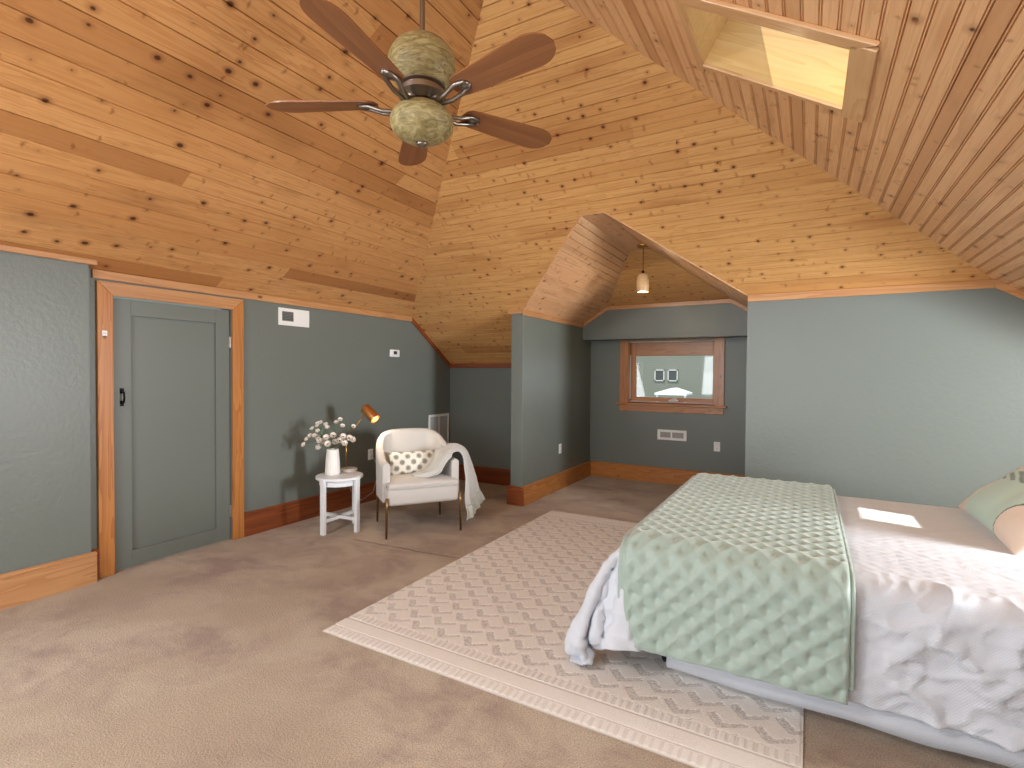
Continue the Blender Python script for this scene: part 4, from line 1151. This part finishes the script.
def build_flowers(sprays):
    rim = Vector((VX, VY, TH + .226))
    for i, sp in enumerate(sprays):
        base = Vector((VX + .018 * math.cos(i * 2.4), VY + .018 * math.sin(i * 2.4), TH + .04))
        t = thing('flower_spray', base, 0, 'spray of small white blooms with dark eyes standing in the ribbed vase', 'flower', 'flower sprays in the vase')
        st_ = BM(); heads = []; leaves = []
        hub = Vector(sp[0][0]) * .45 + (rim + Vector((.02 * math.cos(i * 2.4), .02 * math.sin(i * 2.4), .015))) * .55
        r0 = rim + (hub - rim) * .05; r0.z = TH + .22
        r0 = Vector((VX, VY, TH + .22)) + Vector((hub.x - VX, hub.y - VY, 0)).normalized() * .026
        tube(st_, [base - base, r0 - base, hub - base], [.0018, .0018, .0016], 6)
        for (c, r, d) in sp:
            c = Vector(c)
            m_ = (hub + c) / 2 + Vector((0, 0, .012))
            tube(st_, [hub - base, m_ - base, c - base], [.0015, .0013, .0012], 6)
            pt, ey = BM(), BM(); bloom(pt, ey, c - base, d, r * 1.3); heads.append((pt, ey))
            # a pair of leaves under the bloom
            for k in range(2):
                o_ = m_ + (c - hub) * (.1 * k); dr = Vector((random.uniform(-1, 1), random.uniform(-1, 1), random.uniform(-.2, .9))).normalized()
                sd = dr.cross(Vector((0, 0, 1))).normalized()
                l_, w_ = random.uniform(.035, .06), .011
                a_, b_, c_, e_ = (o_, o_ + dr * l_ * .5 + sd * w_ + Vector((0, 0, .004)), o_ + dr * l_, o_ + dr * l_ * .5 - sd * w_ + Vector((0, 0, .004)))
                lf = BM(); va, vb, vc, ve = [lf.verts.new(p - base) for p in (a_, b_, c_, e_)]
                lf.faces.new((va, vb, vc)); lf.faces.new((va, vc, ve)); leaves.append(lf)
        obj('stem', st_, M['stem'], t, True)
        for pt, ey in heads: obj('flower_eye', ey, M['flower_eye'], obj('bloom', pt, M['petal'], t, True), True)
        for lf in leaves: obj('leaf', lf, M['leaf'], t)
build_flowers(FLOWERS)

# ------------------------------------------------------------------ outside the alcove window
def mat_siding():
    t = NT('siding'); x, y, z = t.sep(t.coord())
    s = t.math('FRACT', t.math('MULTIPLY', z, 7.0))
    return t.done(srgb(118, 120, 112), .8, t.bump(s, .6, .02))
M['siding'] = mat_siding()
M['shingle'] = mat_plain('shingle', srgb(112, 112, 106), .9, 0, (24, .6, .02))
t = thing('neighbor_house', (-6.95, 30, -5), 0, 'pale neighbouring house with two small dark windows seen through the alcove window', 'house')
bm = BM(); prism(bm, [(-7, 0, 0), (9, 0, 0), (9, 0, 5.6), (0, 0, 9.6), (-7, 0, 5.6)], (0, 8, 0)); obj('wall', bm, M['siding'], t)
bm = BM()
for s in (-1, 1): prism(bm, [(0, -.35, 9.62), (s * 9.4, -.35, 5.45), (s * 9.4, -.35, 5.6), (0, -.35, 9.78)], (0, 8.6, 0))
obj('roof', bm, M['shingle'], t)
for x in (-.72, .02):
    bm = BM()
    for (a, b, c, d) in ((0, .56, 0, .06), (0, .56, .60, .66), (0, .06, 0, .66), (.5, .56, 0, .66)): box(bm, (x + a, -.05, 6.02 + c), (x + b, .02, 6.02 + d))
    w_ = obj('window', bm, M['slot'], t)
    bm = BM(); box(bm, (x + .05, -.03, 6.06), (x + .51, .01, 6.64)); obj('pane', bm, M['dark'], w_)
t = thing('porch_roof', (-6.1, 27.0, -1.45), 0, 'white gabled roof standing in front of the neighbouring house', 'roof')
bm = BM(); prism(bm, [(-.8, 0, 1.9), (0, 0, 2.15), (.8, 0, 1.9), (.8, 0, 1.8), (-.8, 0, 1.8)], (0, 1.6, 0)); obj('gable', bm, M['white_paint'], t)
bm = BM()
for x in (-.7, .7): box(bm, (x - .05, .1, -2.55), (x + .05, .2, 1.85))
obj('post', bm, M['white_paint'], t)
bm = BM(); box(bm, (-40, YB + 1.2, -4.1), (40, 60, -4.0)); tag(obj('ground', bm, mat_plain('lawn', srgb(96, 110, 78), .9)), 'lawn below the alcove window', 'ground', None, 'structure')

# ------------------------------------------------------------------ light
w = bpy.data.worlds.new('World'); scene.world = w; w.use_nodes = True
w.node_tree.nodes['Background'].inputs[0].default_value = (.80, .90, 1.0, 1)
w.node_tree.nodes['Background'].inputs[1].default_value = 1.6
def light(name, typ, loc, energy, col=(1, 1, 1), **k):
    d = bpy.data.lights.new(name, typ); d.energy = energy; d.color = col
    for a, v in k.items(): setattr(d, a, v)
    o = bpy.data.objects.new(name, d); COL.objects.link(o); o.location = loc
    return o
def aim(o, d): o.rotation_euler = Vector(d).to_track_quat('-Z', 'Y').to_euler()
sun = light('sun', 'SUN', (0, 0, 8), 7.0, (1, .95, .86), angle=math.radians(.5))
aim(sun, (.44, .83, -2.2))
def day_or_fill(name, loc, d, e, sx, sy, spread=180):
    a = light(name, 'AREA', loc, e, (.94, .97, 1.0), shape='RECTANGLE', size=sx, size_y=sy, spread=math.radians(spread)); aim(a, d); return a
day_or_fill('daylight_right_window', (XRW - .01, (RW[0] + RW[1]) / 2, (RW[2] + RW[3]) / 2), (-1, .24, .0), 165, RW[3] - RW[2] - .1, RW[1] - RW[0] - .1, 120)
day_or_fill('fill_front_window', ((FW[0] + FW[1]) / 2, YF - .02, (FW[2] + FW[3]) / 2), (0, 1, .45), 95, FW[1] - FW[0] - .1, FW[3] - FW[2] - .1)  # fill lamp in the added front window
day_or_fill('fill_left_window', (-4.05, (LWN[0] + LWN[1]) / 2, (LWN[2] + LWN[3]) / 2), (1, 0, .25), 42, LWN[3] - LWN[2] - .1, LWN[1] - LWN[0] - .1)  # fill lamp for the right slope, in the added left window
day_or_fill('fill_rear_skylight', Vector((-2.7, -1.0, ZL(-2.7))) + Vector((-SL, 0, 1)).normalized() * .05, (SL, 1.5, -1.05), 100, .9, .75)  # fill lamp for the floor, under the added skylight
pl = light('pendant_bulb_light', 'POINT', (-1.42, 5.06, 2.17), 8, (1, .78, .5), shadow_soft_size=.03)
sp_ = Vector((-3.645, 3.385, TH)) + sf - ax * .01
l_ = light('lamp_bulb_light', 'SPOT', sp_, 6, (1, .85, .62), shadow_soft_size=.03, spot_size=2.2, spot_blend=.6); aim(l_, ax)

# ------------------------------------------------------------------ camera
cam = bpy.data.cameras.new('camera'); co = bpy.data.objects.new('camera', cam); COL.objects.link(co)
Fpx, yaw, pit, rol = 519.557, math.radians(29.689), math.radians(1.1275), math.radians(.4135)
fw = Vector((-math.sin(yaw) * math.cos(pit), math.cos(yaw) * math.cos(pit), -math.sin(pit)))
rt = Vector((math.cos(yaw), math.sin(yaw), 0)); upv = rt.cross(fw)
r2 = rt * math.cos(rol) + upv * math.sin(rol); u2 = -rt * math.sin(rol) + upv * math.cos(rol)
mc = Matrix((r2, u2, -fw)).transposed().to_4x4(); mc.translation = Vector((0, 0, 1.38))
co.matrix_world = mc
cam.sensor_width = 36; cam.sensor_fit = 'HORIZONTAL'; cam.lens = Fpx * 36 / 1024; cam.clip_start = .05; cam.clip_end = 200
scene.camera = co
scene.view_settings.view_transform = 'Standard'; scene.view_settings.look = 'None'
scene.view_settings.gamma = 1; scene.view_settings.use_curve_mapping = False
scene.view_settings.exposure = 0.0
try: scene.cycles.use_denoising = True
except Exception: pass
